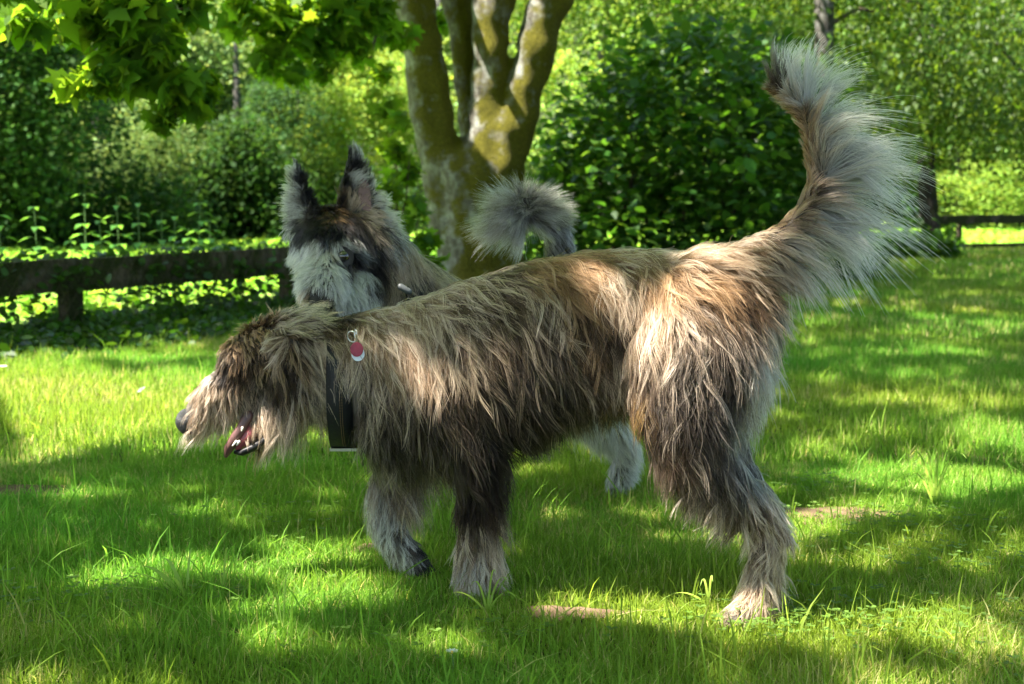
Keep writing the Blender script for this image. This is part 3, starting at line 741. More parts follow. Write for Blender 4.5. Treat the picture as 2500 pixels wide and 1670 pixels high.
# taller blades, scattered
gp = joinm([blades(5000, 1.65, 3.6, .075, .0032, 3, lean=.75, hv=.5), blades(2500, 3.6, 7.5, .09, .004, 2, lean=.6)])
P_ = gp
gl = link('tall_grass', fast_mesh('tall_grass', *gp), None, GRASS); tag(gl, 'longer loose grass blades sprouting from the lawn', 'grass', kind='stuff')
def tuft(px, py, specs, label, scale=1):
    b = G(px, py); o = tag(empty('grass_tuft', b), label, 'grass tuft')
    V = []; F = []
    mb = MB()
    for (ex, ey, Y, w) in specs:
        e = W(ex, ey, Y); m = b.lerp(e, .55); m.z = max(m.z, e.z) * 1.0 + .02
        prev = None; n = 9; vs = []
        for i in range(n + 1):
            t = i / n; p = b * (1 - t) ** 2 + m * 2 * t * (1 - t) + e * t * t
            ww = w * (1 - t) ** .6 * .5 + .0002
            vs.append(p + Vector((ww, -.3 * ww, .4 * ww))); vs.append(p - Vector((ww, -.3 * ww, .4 * ww)))
        mb.add(vs, [(2 * i, 2 * i + 1, 2 * i + 3, 2 * i + 2) for i in range(n)])
    ob = mb.build('blade', GRASS, o, True)
    a = ob.data.attributes.new('tint', 'FLOAT_COLOR', 'POINT'); a.data.foreach_set('color', [1.7, 1.45, 2.4, 1] * len(ob.data.vertices)); ob['kind'] = 'stuff'
tuft(455, 1478, [(330, 1385, 2.62, .012), (270, 1440, 2.6, .009), (395, 1365, 2.66, .010), (360, 1400, 2.6, .008), (560, 1450, 2.6, .009), (470, 1340, 2.65, .006), (410, 1420, 2.55, .008), (300, 1405, 2.6, .007)], 'pale arching grass tuft on the lawn at lower left')
tuft(545, 1460, [(557, 1342, 2.6, .006), (530, 1400, 2.6, .004), (580, 1420, 2.6, .003)], 'upright bright grass blades right of the arching tuft')
tuft(690, 1560, [(705, 1400, 2.4, .003), (650, 1480, 2.4, .004), (670, 1450, 2.4, .003), (700, 1470, 2.38, .003)], 'thin dark upright grass stems at lower centre left')
tuft(2280, 1240, [(2215, 1120, 2.9, .005), (2300, 1090, 2.95, .006), (2330, 1150, 2.95, .004), (2200, 1180, 2.9, .004), (2250, 1110, 2.95, .004), (2360, 1120, 3, .004)], 'long pale grass blades on the lawn at right')
tuft(1190, 1500, [(1240, 1420, 2.45, .005), (1210, 1400, 2.45, .004), (1150, 1430, 2.45, .004), (1080, 1460, 2.45, .004), (1260, 1460, 2.45, .005)], 'dark grass tuft in front of the planted front paw')
tuft(1730, 1480, [(1740, 1420, 2.45, .004), (1650, 1500, 2.45, .004), (1710, 1430, 2.45, .004), (1610, 1470, 2.45, .005)], 'bright grass blades left of the hind paw')

# clover
cv = []
def clover(px, py, n, sx, sy):
    c = G(px, py)
    for i in range(n):
        x = c.x + rng.normal() * sx; y = c.y + rng.normal() * sy; z = rng.uniform(.02, .045); a = rng.uniform(0, 6.28); s = rng.uniform(.005, .0085)
        for k in range(3):
            an = a + k * 2.094; d = np.array([math.cos(an), math.sin(an), .15]); e = np.array([-math.sin(an), math.cos(an), 0]); o = np.array([x, y, z])
            cv.append([o, o + d * s * .6 + e * s * .55, o + d * s * 1.2 + e * s * .55, o + d * s * 1.35, o + d * s * 1.2 - e * s * .55, o + d * s * .6 - e * s * .55])
clover(2160, 1290, 130, .16, .07); clover(1960, 1520, 70, .10, .07); clover(2350, 1560, 110, .2, .1); clover(1900, 1560, 60, .08, .04); clover(430, 1480, 40, .2, .05); clover(100, 1500, 50, .1, .1); clover(1100, 1590, 40, .15, .05); clover(2250, 1380, 120, .22, .08); clover(700, 1290, 40, .15, .08); clover(2000, 1205, 60, .08, .04)
cv = np.array(cv).reshape(-1, 3)
col = np.ones((len(cv), 4)); col[:, :3] *= np.repeat(rng.uniform(.8, 1.3, len(cv) // 6), 6)[:, None]
cm = link('clover', fast_mesh('clover', cv, np.arange(len(cv)), np.full(len(cv) // 6, 6), col), None, CLOVER); tag(cm, 'clover patches growing in the lawn', 'clover', kind='stuff')

# bare soil
for i, (c, rx, ry) in enumerate(PATCH):
    V = [(c.x, c.y, .012)]; F = []; n = 28
    for r in (.5, 1.0):
        for k in range(n):
            a = 2 * math.pi * k / n; q = r * (1 + .18 * math.sin(3 * a + i) + .1 * math.sin(7 * a))
            V.append((c.x + math.cos(a) * rx * q * 1.15, c.y + math.sin(a) * ry * q * 1.15, (.011 if r < 1 else .004) + random.uniform(0, .003)))
    for k in range(n):
        F.append((0, 1 + k, 1 + (k + 1) % n)); F.append((1 + k, 1 + n + k, 1 + n + (k + 1) % n, 1 + (k + 1) % n))
    mb = MB(); mb.add(V, F); o = mb.build('bare_soil', SOIL, None); o['kind'] = 'structure'

# daisy and small pale things
def daisy(px, py, s, label, h=.045):
    b = G(px, py); o = tag(empty('daisy', b), label, 'flower')
    mb = MB(); mb.tube([b, b + Vector((.002, 0, h * .5)), b + Vector((0, 0, h))], [.0008] * 3, 5); mb.build('stem', STEM, o)
    mb = MB(); c = b + Vector((0, 0, h + .0005))
    for k in range(16):
        a = k / 16 * 2 * math.pi; d = Vector((math.cos(a), math.sin(a) * .9, .25 + .1 * (k % 2))); e = Vector((-math.sin(a), math.cos(a), 0))
        mb.add([c + d * s * .2 - e * s * .06, c + d * s * .2 + e * s * .06, c + d * s * .8 + e * s * .14, c + d * s, c + d * s * .8 - e * s * .14], [(0, 1, 2, 3, 4)])
    pt = mb.build('petals', PETAL, o, False); a = pt.data.attributes.new('tint', 'FLOAT_COLOR', 'POINT'); a.data.foreach_set('color', [1, 1, 1, 1] * len(pt.data.vertices))
    mb = MB(); mb.tube([c, c + Vector((0, 0, .001))], [s * .2, s * .18], 8); mb.build('flower_centre', plain('daisy_yellow', (.6, .4, .03), .7), o)
daisy(1104, 1660, .011, 'white daisy in the grass at the bottom edge')
daisy(2370, 660, .03, 'tiny white flower on the far lawn near the right fence', .05)
daisy(10, 960, .018, 'small white flower head at the left edge of the lawn', .1)
mb = MB(); c = G(345, 985); c.z = .05
V = []
for i in range(9):
    t = i / 8; p = c + Vector((-.014 + .028 * t, .006 * t, -.008 + .018 * t)); w = .006 * math.sin(math.pi * (t * .9 + .05)); V += [p + Vector((-.3 * w, 0, w)), p + Vector((.3 * w, -.2 * w, -w))]
mb.add(V, [(2 * i, 2 * i + 1, 2 * i + 3, 2 * i + 2) for i in range(8)])
fe = mb.build('feather', PETAL, None); a = fe.data.attributes.new('tint', 'FLOAT_COLOR', 'POINT'); a.data.foreach_set('color', [1, 1, 1, 1] * len(fe.data.vertices))
tag(fe, 'small white feather caught in the sunlit grass at left', 'feather')

# ------------------------------------------------------------------ dogs
def finish_body(mb, name, mat, parent, voxel, it=8):
    o = mb.build(name, mat, None)
    rm = o.modifiers.new('r', 'REMESH'); rm.mode = 'VOXEL'; rm.voxel_size = voxel
    s = o.modifiers.new('s', 'SMOOTH'); s.iterations = it; s.factor = .5
    dg = bpy.context.evaluated_depsgraph_get()
    me = bpy.data.meshes.new_from_object(o.evaluated_get(dg)); o.modifiers.clear(); o.data = me
    me.materials.clear(); me.materials.append(mat)
    me.polygons.foreach_set('use_smooth', [True] * len(me.polygons))
    o.parent = parent; o.location = -parent.location
    me.calc_loop_triangles()
    V = np.empty(len(me.vertices) * 3, np.float32); me.vertices.foreach_get('co', V); V = V.reshape(-1, 3)
    Nn = np.empty(len(me.vertices) * 3, np.float32); me.vertices.foreach_get('normal', Nn); Nn = Nn.reshape(-1, 3)
    T = np.empty(len(me.loop_triangles) * 3, np.int32); me.loop_triangles.foreach_get('vertices', T); T = T.reshape(-1, 3)
    bvh = BVHTree.FromPolygons([tuple(v) for v in V.tolist()], T.tolist())
    return o, V, Nn, T, bvh
def sample(V, Nn, T, n, weight=None):
    a, b, c = V[T[:, 0]], V[T[:, 1]], V[T[:, 2]]
    ar = np.linalg.norm(np.cross(b - a, c - a), axis=1)
    nr = np.cross(b - a, c - a); nr /= np.linalg.norm(nr, axis=1)[:, None] + 1e-12
    w = ar * (1 - .45 * (nr[:, 1] > .25))
    if weight is not None: w = w * weight((a + b + c) / 3)
    i = rng.choice(len(T), n, p=w / w.sum())
    u, v = rng.uniform(size=(2, n)); f = u + v > 1; u[f] = 1 - u[f]; v[f] = 1 - v[f]
    P = a[i] + (b[i] - a[i]) * u[:, None] + (c[i] - a[i]) * v[:, None]
    N = Nn[T[i, 0]] * (1 - u - v)[:, None] + Nn[T[i, 1]] * u[:, None] + Nn[T[i, 2]] * v[:, None]
    N /= np.linalg.norm(N, axis=1)[:, None] + 1e-9
    return P, N
def groom(ctrl, P, kern=150, pw=2.2):
    """look up fur direction, length, lift and colours from nearby control marks"""
    c = np.array([list(r[:6]) + list(r[6]) + list(r[7]) for r in ctrl], float)
    x, y = PX(P)
    n = len(P)
    ang = np.radians(c[:, 2])
    feat = np.concatenate([np.cos(ang)[:, None], np.sin(ang)[:, None], c[:, 3:6], c[:, 6:12]], 1)
    res = np.zeros((n, feat.shape[1]))
    for s in range(0, n, 20000):
        d2 = (x[s:s + 20000, None] - c[None, :, 0]) ** 2 + (y[s:s + 20000, None] - c[None, :, 1]) ** 2 + kern
        w = (d2 / 400) ** -pw; w /= w.sum(1)[:, None]; res[s:s + 20000] = w @ feat
    return res
def strands(name, parent, P, N, D, L, lift, wave, cA, cB, ratio, bvh, ng, K=9, rad=.00042, droop=.25, clump=.78, tipmix=.55, wscale=1.0, seedv=0, fly=.05, lockmode=False, tight=1):
    """P.. are candidate roots; the first ng grow as guides, all of them as strands that gather round their guide"""
    n = len(P)
    def shape(idx, per):
        p = P[idx].copy(); nn = N[idx]; d = D[idx].copy(); m = len(idx)
        ll = L[idx] * (1 + rng.uniform(-.25, .25, m))
        g3 = d + rng.normal(size=(m, 3)) * per
        x, z = P[idx, 0], P[idx, 2]
        sw = .22 * np.sin(x * 38 + 3 * np.sin(z * 23)) + .14 * np.sin(z * 61 + x * 17)
        # small coherent swirl in the plane of the coat
        c_, s_ = np.cos(sw), np.sin(sw); gx = g3[:, 0] * c_ - g3[:, 2] * s_; gz = g3[:, 0] * s_ + g3[:, 2] * c_; g3[:, 0] = gx; g3[:, 2] = gz
        g3 /= np.linalg.norm(g3, axis=1)[:, None]
        tn = g3 - nn * (g3 * nn).sum(1)[:, None]; tl = np.linalg.norm(tn, axis=1)[:, None]
        tn = np.where(tl > .15, tn / (tl + 1e-9), nn)
        path = np.zeros((m, K, 3)); path[:, 0] = p
        ph = rng.uniform(0, 6.28, m); wv = wave[idx] * wscale
        side = np.cross(g3, nn); side /= np.linalg.norm(side, axis=1)[:, None] + 1e-9
        frq = rng.uniform(3, 6.5, m)
        for k in range(1, K):
            t = k / (K - 1)
            lf = lift[idx][:, None] * (1 - t) ** 1.3
            v = tn * (1 - t * .7) + g3 * (t * .7) + nn * lf * 1.3
            v[:, 2] -= droop * t * (1 + .0 * t)
            v += side * (wv * np.cos(ph + frq * t))[:, None] + nn * (.35 * wv * np.sin(ph * 2 + frq * 1.2 * t))[:, None]
            v /= np.linalg.norm(v, axis=1)[:, None]
            path[:, k] = path[:, k - 1] + v * (ll / (K - 1))[:, None]
            if bvh is not None:
                for j in range(m):
                    q = path[j, k]; h, nm_, _, dist = bvh.find_nearest(Vector(q))
                    if h is not None:
                        e = (Vector(q) - h).dot(nm_); mn = .002 + .004 * t
                        if e < mn and dist < .09: path[j, k] = np.array(h + nm_ * (mn + (k % 3) * .0005))
        return path
    gi = np.arange(ng)
    gpath = shape(gi, .16)
    kd = kdtree.KDTree(ng)
    for i in range(ng): kd.insert(Vector(P[i]), i)
    kd.balance()
    g1 = np.zeros(n, int); g2 = np.zeros(n, int)
    Pl = P.tolist()
    for i in range(n):
        r = kd.find_n(Pl[i], 2); g1[i] = r[0][1]; g2[i] = r[-1][1]
    t = np.linspace(0, 1, K)[None, :, None]
    rel = gpath - gpath[:, :1]
    mixw = rng.uniform(0, .12 if lockmode else .45, n)[:, None, None]
    lf = (rng.uniform(.45 if tight < 1 else .55, 1.22 if tight < 1 else 1.12, n))[:, None, None]
    sh = (rel[g1] * (1 - mixw) + rel[g2] * mixw)
    flyk = (rng.uniform(size=n) < fly)
    cl = clump * (.45 + .55 * rng.uniform(size=n)); cl[flyk] = .05
    off = (P[g1] - P)[:, None, :]
    path = P[:, None, :] + sh * lf + off * (t ** .8) * cl[:, None, None]
    lm_ = .3 if lockmode else tight
    jit = rng.normal(size=(n, 3)) * L[:, None] * .045 * lm_; jit[flyk] *= 3.2
    path += jit[:, None, :] * t ** 1.5
    jw = rng.normal(size=(n, 3)) * L[:, None] * .016 * lm_
    path += jw[:, None, :] * np.sin(t * (6 + 5 * rng.uniform(size=n))[:, None, None] + rng.uniform(0, 6, n)[:, None, None]) * t
    # colours: each lock takes a tone between the dark and the light hair of its region
    gr_ = rng.uniform(size=ng)
    r1 = gr_[g1]; own_ = rng.uniform(size=n)
    tone = 1 / (1 + np.exp(-13 * (.68 * r1 + .32 * own_ - (1 - ratio))))
    lv = rng.uniform(.55, 1.18, ng)[g1] if lockmode else rng.uniform(.75, 1.1, n)
    base = cA + (cB - cA) * tone[:, None] * lv[:, None]
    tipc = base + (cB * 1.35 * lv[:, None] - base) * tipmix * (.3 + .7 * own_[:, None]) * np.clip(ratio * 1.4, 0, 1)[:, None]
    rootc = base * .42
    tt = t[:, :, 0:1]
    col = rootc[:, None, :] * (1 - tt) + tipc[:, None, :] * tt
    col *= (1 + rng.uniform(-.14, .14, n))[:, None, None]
    col = np.clip(col, .002, .92)
    rr = rad * rng.uniform(.7, 1.25, n)[:, None] * (1 - .82 * np.linspace(0, 1, K)[None, :] ** 2)
    hc = bpy.data.hair_curves.new(name)
    hc.add_curves([K] * n)
    hc.attributes['position'].data.foreach_set('vector', path.astype(np.float32).ravel())
    ra = hc.attributes.get('radius') or hc.attributes.new('radius', 'FLOAT', 'POINT')
    ra.data.foreach_set('value', rr.astype(np.float32).ravel())
    ca = hc.attributes.new('tint', 'FLOAT_COLOR', 'POINT')
    c4 = np.concatenate([col, np.ones(col.shape[:2] + (1,))], 2)
    ca.data.foreach_set('color', c4.astype(np.float32).ravel())
    hc.materials.append(FUR)
    o = bpy.data.objects.new(name, hc); C.objects.link(o)
    off = Vector((0, 0, 0)); p = parent
    while p is not None: off += p.location; p = p.parent
    o.parent = parent; o.location = -off
    return o
def coat(name, parent, ctrl, V, Nn, T, bvh, n, ng, weight, dark=1.0, cmul=1.0, kern=150, pw=2.2, PN=None, lk=0, lw=.38, **kw):
    P, N = PN or sample(V, Nn, T, n, weight)
    g = groom(ctrl, P, kern, pw)
    g[:, 4] *= dark; g[:, 5:8] *= cmul
    if lk:                                          # long outer locks: only where light hair grows, several strands to a lock
        ok = np.nonzero(rng.uniform(size=len(P)) < np.clip(g[:, 4] ** 1.5 * 1.35, .08, 1))[0]
        ok = ok[g[ok, 2] > 1.5]
        ng = len(ok); rep = np.concatenate([ok] + [ok] * (lk - 1))
        P = P[rep]; N = N[rep]; g = g[rep]; n = len(P)
        P[ng:] += rng.normal(size=(n - ng, 3)) * .0022
        g[:, 2] *= 1.12; g[:, 4] = np.clip(g[:, 4] * 1.35, 0, .95)
    dx, dz = g[:, 0], -g[:, 1]
    sd = np.where(N[:, 1] > 0, 1, -1) * .55 * np.clip(N[:, 2], 0, 1)
    D = np.stack([dx, sd, dz], 1); D /= np.linalg.norm(D, axis=1)[:, None]
    return strands(name, parent, P, N, D, g[:, 2] / 100, g[:, 3], np.full(n, lw), g[:, 5:8], g[:, 8:11], g[:, 4], bvh, ng, **kw)

def locks(name, parent, ctrl, V, Nn, T, bvh, nl, per, weight, **kw):
    P, N = sample(V, Nn, T, nl, weight)
    a = dict(lw=.42, clump=.93, rad=.00048, fly=.03, lockmode=True); a.update(kw)
    return coat(name, parent, ctrl, V, Nn, T, bvh, nl, nl, weight, PN=(P, N), lk=per, **a)

CREAM = (.74, .57, .42); WHT = (.72, .69, .63); TAN = (.52, .31, .16); ORA = (.46, .235, .10); GREY = (.31, .245, .185)
BRN = (.10, .052, .028); DRK = (.020, .012, .009); DGR = (.055, .040, .031); GOLD = (.42, .25, .08); PALE = (.60, .45, .30); BLU = (.30, .30, .33); BLK = (.012, .012, .014)
# marks: photo x, photo y, direction (0 right, 90 down), length cm, lift, share of light hair, dark colour, light colour
D1 = [
 (458, 975, 140, 1.5, .6, .7, TAN, CREAM), (475, 950, 118, 5, .6, .6, BRN, TAN), (500, 925, 115, 6, .6, .6, BRN, TAN),
 (475, 1010, 92, 5, .35, .9, TAN, CREAM), (500, 985, 95, 5, .35, .9, TAN, CREAM), (500, 1035, 90, 6.5, .35, .85, TAN, CREAM), (530, 950, 100, 4, .35, .9, TAN, CREAM), (540, 1000, 92, 6.5, .3, .9, TAN, CREAM), (550, 1040, 88, 7, .3, .85, TAN, CREAM),
 (580, 970, 90, 5.5, .3, .85, BRN, CREAM), (590, 1020, 85, 4.5, .3, .8, BRN, CREAM), (625, 1000, 82, 5, .3, .85, TAN, CREAM), (650, 970, 88, 6, .3, .8, BRN, CREAM), (640, 1040, 85, 3.5, .3, .65, BRN, PALE),
 (495, 880, 190, 4, 1.0, .9, PALE, WHT), (505, 855, 215, 5.5, 1.3, .8, TAN, CREAM), (515, 905, 150, 4, .9, .9, PALE, WHT), (540, 870, 110, 4.5, .6, .3, DRK, TAN), (545, 910, 100, 5, .4, .12, BLK, BRN), (530, 830, 228, 5.5, 1.3, .6, BRN, TAN), (575, 890, 95, 3.5, .35, .4, DRK, TAN), (600, 910, 85, 4, .35, .35, DRK, TAN), (620, 935, 75, 5, .35, .6, DRK, CREAM),
 (560, 815, 230, 3, .7, .8, BRN, TAN), (600, 790, 240, 4, 1.2, .75, BRN, TAN), (590, 840, 60, 2.5, .5, .8, BRN, TAN), (630, 830, 45, 3, .5, .8, BRN, TAN), (640, 870, 80, 3.5, .4, .6, DRK, TAN), (650, 770, 255, 4, .9, .6, BRN, TAN), (665, 752, 262, 8.5, 1.5, .25, DRK, TAN),
 (690, 835, 150, 3, .6, .85, TAN, CREAM), (700, 800, 330, 6, .7, .7, BRN, CREAM), (720, 780, 340, 7, .6, .8, GREY, CREAM), (760, 770, 352, 7, .5, .6, DRK, PALE), (800, 748, 5, 6, .4, .03, BLK, BRN), (770, 762, 0, 6, .4, .05, BLK, BRN), (840, 765, 10, 6, .3, .05, BLK, BRN), (800, 775, 8, 5, .3, .2, BLK, TAN), (750, 740, 350, 5, .5, .2, DRK, TAN), (830, 750, 8, 6, .35, .1, BLK, BRN), (710, 860, 70, 6, .6, .5, BRN, TAN),
 (700, 900, 88, 9, .4, .25, BLK, TAN), (685, 940, 90, 8, .4, .45, DRK, PALE), (730, 900, 80, 10, .4, .9, BRN, CREAM), (720, 960, 90, 11, .35, .9, GREY, CREAM), (745, 850, 55, 7, .5, .8, BRN, CREAM), (785, 850, 62, 5, .4, .85, TAN, CREAM), (765, 910, 90, 7, .35, .8, GREY, CREAM), (760, 980, 88, 9, .35, .9, GREY, PALE), (700, 1020, 92, 8, .3, .85, GREY, PALE), (785, 970, 92, 6, .35, .75, DGR, PALE), (665, 1000, 95, 7, .3, .8, GREY, CREAM),
 (600, 1080, 60, 1.0, .3, .3, DRK, GREY), (650, 1070, 90, 6, .4, .5, DRK, GOLD), (690, 1070, 100, 10, .4, .5, BRN, GOLD),
 (870, 760, 15, 8, .3, .7, TAN, CREAM), (880, 800, 70, 9, .35, .75, TAN, CREAM), (885, 870, 78, 8, .35, .75, BRN, CREAM), (888, 950, 80, 8, .35, .6, DGR, PALE), (892, 1040, 82, 8, .4, .55, DGR, GREY), (900, 1110, 82, 12, .4, .55, BRN, PALE),
 (940, 770, 30, 8, .3, .75, TAN, CREAM), (960, 860, 82, 9, .3, .75, TAN, CREAM), (960, 960, 82, 9, .35, .45, DRK, PALE), (960, 1060, 84, 11, .35, .35, DRK, GREY), (980, 1140, 86, 13, .4, .7, BRN, PALE), (1040, 1120, 85, 12, .4, .6, BRN, PALE),
 (1030, 760, 40, 8, .3, .8, TAN, CREAM), (1040, 850, 78, 9, .3, .8, ORA, CREAM), (1060, 950, 74, 9, .35, .35, DRK, PALE), (1060, 1050, 72, 9, .35, .3, DRK, PALE), (1060, 1150, 82, 11, .4, .45, DRK, PALE), (1120, 740, 35, 8, .3, .65, BRN, CREAM), (1120, 830, 70, 9, .3, .65, BRN, PALE), (1140, 930, 68, 9, .3, .3, DRK, PALE), (1150, 1030, 62, 9, .35, .3, DRK, CREAM), (1160, 1110, 55, 7, .4, .15, DRK, GREY), (1110, 700, 20, 8, .4, .7, TAN, CREAM),
 (1210, 690, 30, 8, .3, .6, BRN, PALE), (1220, 780, 55, 9, .3, .55, BRN, PALE), (1230, 880, 60, 9, .3, .3, DGR, PALE), (1240, 980, 62, 9, .3, .25, DRK, PALE), (1220, 1070, 45, 8, .4, .12, DRK, GREY),
 (1310, 650, 35, 7, .3, .65, ORA, TAN), (1310, 740, 55, 8, .3, .6, BRN, CREAM), (1320, 840, 58, 9, .3, .45, DGR, PALE), (1330, 930, 62, 9, .3, .3, DRK, PALE), (1330, 1030, 68, 8, .35, .25, DRK, GREY),
 (1410, 615, 30, 7, .3, .7, ORA, TAN), (1410, 700, 65, 7, .3, .6, ORA, TAN), (1420, 790, 66, 9, .3, .5, BRN, TAN), (1430, 880, 64, 9, .3, .45, BRN, CREAM), (1440, 970, 72, 8, .35, .4, DRK, PALE), (1470, 1010, 85, 7, .4, .7, GREY, PALE),
 (1510, 600, 15, 7, .3, .7, ORA, CREAM), (1510, 700, 75, 8, .3, .75, TAN, CREAM), (1500, 770, 80, 8, .3, .3, DGR, TAN), (1510, 850, 78, 9, .3, .6, BRN, CREAM), (1540, 930, 82, 9, .35, .6, BRN, GOLD), (1560, 960, 85, 8, .4, .65, BRN, GOLD),
 (1610, 605, 8, 7, .3, .7, TAN, CREAM), (1600, 680, 60, 8, .3, .7, ORA, TAN), (1600, 770, 85, 9, .3, .75, TAN, CREAM), (1600, 860, 92, 9, .35, .7, BRN, CREAM),
 (1710, 620, 12, 7, .3, .7, ORA, CREAM), (1700, 690, 30, 8, .3, .6, ORA, TAN), (1700, 770, 70, 9, .35, .5, BRN, CREAM), (1690, 850, 100, 9, .4, .35, DRK, CREAM), (1790, 640, 15, 6, .35, .65, ORA, CREAM), (1790, 720, 45, 8, .35, .4, BRN, TAN), (1780, 800, 75, 9, .4, .35, DRK, CREAM),
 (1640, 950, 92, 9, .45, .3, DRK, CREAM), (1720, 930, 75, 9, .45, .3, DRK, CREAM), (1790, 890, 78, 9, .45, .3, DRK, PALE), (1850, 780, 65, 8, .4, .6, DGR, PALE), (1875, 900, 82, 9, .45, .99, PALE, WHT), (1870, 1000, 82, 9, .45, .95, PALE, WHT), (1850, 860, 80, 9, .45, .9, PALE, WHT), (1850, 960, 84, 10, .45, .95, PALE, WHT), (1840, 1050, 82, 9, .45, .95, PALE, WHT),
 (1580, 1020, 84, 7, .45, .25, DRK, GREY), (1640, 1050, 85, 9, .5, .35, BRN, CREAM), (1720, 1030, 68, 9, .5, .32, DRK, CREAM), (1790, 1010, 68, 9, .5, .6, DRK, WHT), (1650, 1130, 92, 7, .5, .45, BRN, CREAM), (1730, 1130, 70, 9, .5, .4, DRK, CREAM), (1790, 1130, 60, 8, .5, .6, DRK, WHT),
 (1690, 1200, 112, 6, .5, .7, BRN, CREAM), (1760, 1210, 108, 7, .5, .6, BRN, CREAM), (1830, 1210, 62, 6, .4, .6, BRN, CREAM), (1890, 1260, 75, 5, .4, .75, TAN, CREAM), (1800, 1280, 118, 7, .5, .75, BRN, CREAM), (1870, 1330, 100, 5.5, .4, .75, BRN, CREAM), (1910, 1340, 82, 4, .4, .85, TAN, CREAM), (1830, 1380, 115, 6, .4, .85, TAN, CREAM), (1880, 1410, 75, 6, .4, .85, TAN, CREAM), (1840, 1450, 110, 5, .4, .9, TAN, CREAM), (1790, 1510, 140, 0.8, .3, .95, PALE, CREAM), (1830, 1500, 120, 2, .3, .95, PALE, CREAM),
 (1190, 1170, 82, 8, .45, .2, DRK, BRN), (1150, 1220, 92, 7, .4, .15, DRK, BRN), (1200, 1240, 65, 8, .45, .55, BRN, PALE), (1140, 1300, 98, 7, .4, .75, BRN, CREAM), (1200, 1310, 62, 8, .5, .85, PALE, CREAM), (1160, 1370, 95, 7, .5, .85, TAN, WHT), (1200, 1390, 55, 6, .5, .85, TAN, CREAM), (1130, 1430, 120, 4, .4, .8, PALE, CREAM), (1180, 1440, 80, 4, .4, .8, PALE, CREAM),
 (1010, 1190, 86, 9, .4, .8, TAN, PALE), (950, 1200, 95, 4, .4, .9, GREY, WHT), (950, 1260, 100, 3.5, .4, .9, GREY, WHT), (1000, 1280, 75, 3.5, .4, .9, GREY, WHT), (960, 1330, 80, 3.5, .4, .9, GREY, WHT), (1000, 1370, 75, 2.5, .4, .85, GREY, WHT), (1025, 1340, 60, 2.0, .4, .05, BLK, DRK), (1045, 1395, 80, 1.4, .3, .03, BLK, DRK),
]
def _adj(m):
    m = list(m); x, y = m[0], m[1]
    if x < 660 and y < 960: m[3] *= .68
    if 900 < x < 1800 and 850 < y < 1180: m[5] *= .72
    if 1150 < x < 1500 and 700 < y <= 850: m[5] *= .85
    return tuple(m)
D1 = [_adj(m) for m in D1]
d1 = tag(empty('dog', (0.2, 2.6, 0)), 'shaggy tan and grey dog walking left, head low and feathered tail raised', 'dog')
mb = MB()
def ell(spec, ref=(0, 1, 0)):
    pts = [W(x, (a + b) / 2, Y) for x, a, b, Y, hw in spec]
    mb.tube(pts, [M((b - a) / 2, Y) for x, a, b, Y, hw in spec], 20, ref, True, [s[4] for s in spec])
ell([(745, 800, 960, 2.77, .05), (830, 770, 1010, 2.76, .062), (930, 755, 1095, 2.74, .085), (1060, 726, 1115, 2.72, .11), (1200, 680, 1070, 2.69, .122), (1350, 632, 1010, 2.66, .12), (1490, 612, 950, 2.63, .108), (1620, 615, 920, 2.60, .10), (1740, 628, 880, 2.57, .085), (1810, 650, 800, 2.56, .05)])
def lm(pts, rad, wid=None, ref=(0, 1, 0)):
    mb.tube([W(*p) for p in pts], rad, 14, ref, True, wid)
# near hind leg
lm([(1740, 740, 2.52), (1700, 860, 2.49), (1670, 980, 2.47), (1690, 1090, 2.47), (1762, 1180, 2.475), (1866, 1266, 2.48), (1885, 1310, 2.48), (1865, 1400, 2.475), (1845, 1465, 2.47)], [.10, .105, .080, .056, .040, .03, .028, .023, .024], [.055, .06, .055, .045, .035, .022, .021, .019, .022])
lm([(1850, 1478, 2.47), (1815, 1495, 2.46), (1785, 1510, 2.455)], [.024, .022, .014], [.03, .03, .022])
for yy_ in (2.432, 2.450, 2.470, 2.490):
    e_ = (yy_ - 2.46) ** 2 * 9000
    lm([(1806 + e_, 1500, yy_), (1782 + e_, 1515, yy_), (1768 + e_, 1529, yy_)], [.012, .0115, .008], [.0095, .0095, .007])
# far hind leg, hidden behind it
lm([(1760, 780, 2.62), (1740, 900, 2.64), (1712, 1010, 2.65), (1752, 1120, 2.65), (1845, 1225, 2.65), (1880, 1300, 2.65), (1860, 1400, 2.65)], [.095, .09, .07, .045, .028, .022, .024], [.05, .05, .045, .03, .02, .018, .02])
lm([(1860, 1430, 2.66), (1820, 1452, 2.66)], [.022, .018], [.028, .024])
# near front leg
lm([(1060, 860, 2.66), (1120, 960, 2.64), (1165, 1070, 2.64), (1170, 1180, 2.65), (1165, 1290, 2.655), (1168, 1370, 2.655), (1165, 1420, 2.655)], [.08, .07, .05, .036, .028, .026, .025], [.04, .045, .04, .032, .025, .024, .024])
lm([(1165, 1432, 2.655), (1140, 1446, 2.65)], [.024, .019], [.032, .026])
# far front leg, lifted
lm([(1040, 900, 2.80), (1020, 1020, 2.82), (985, 1110, 2.82), (952, 1200, 2.81), (942, 1272, 2.80), (968, 1325, 2.79), (1008, 1368, 2.78)], [.07, .055, .036, .030, .030, .026, .024], [.04, .04, .032, .028, .028, .024, .024])
lm([(1010, 1372, 2.78), (1035, 1398, 2.78)], [.026, .02], [.028, .022])
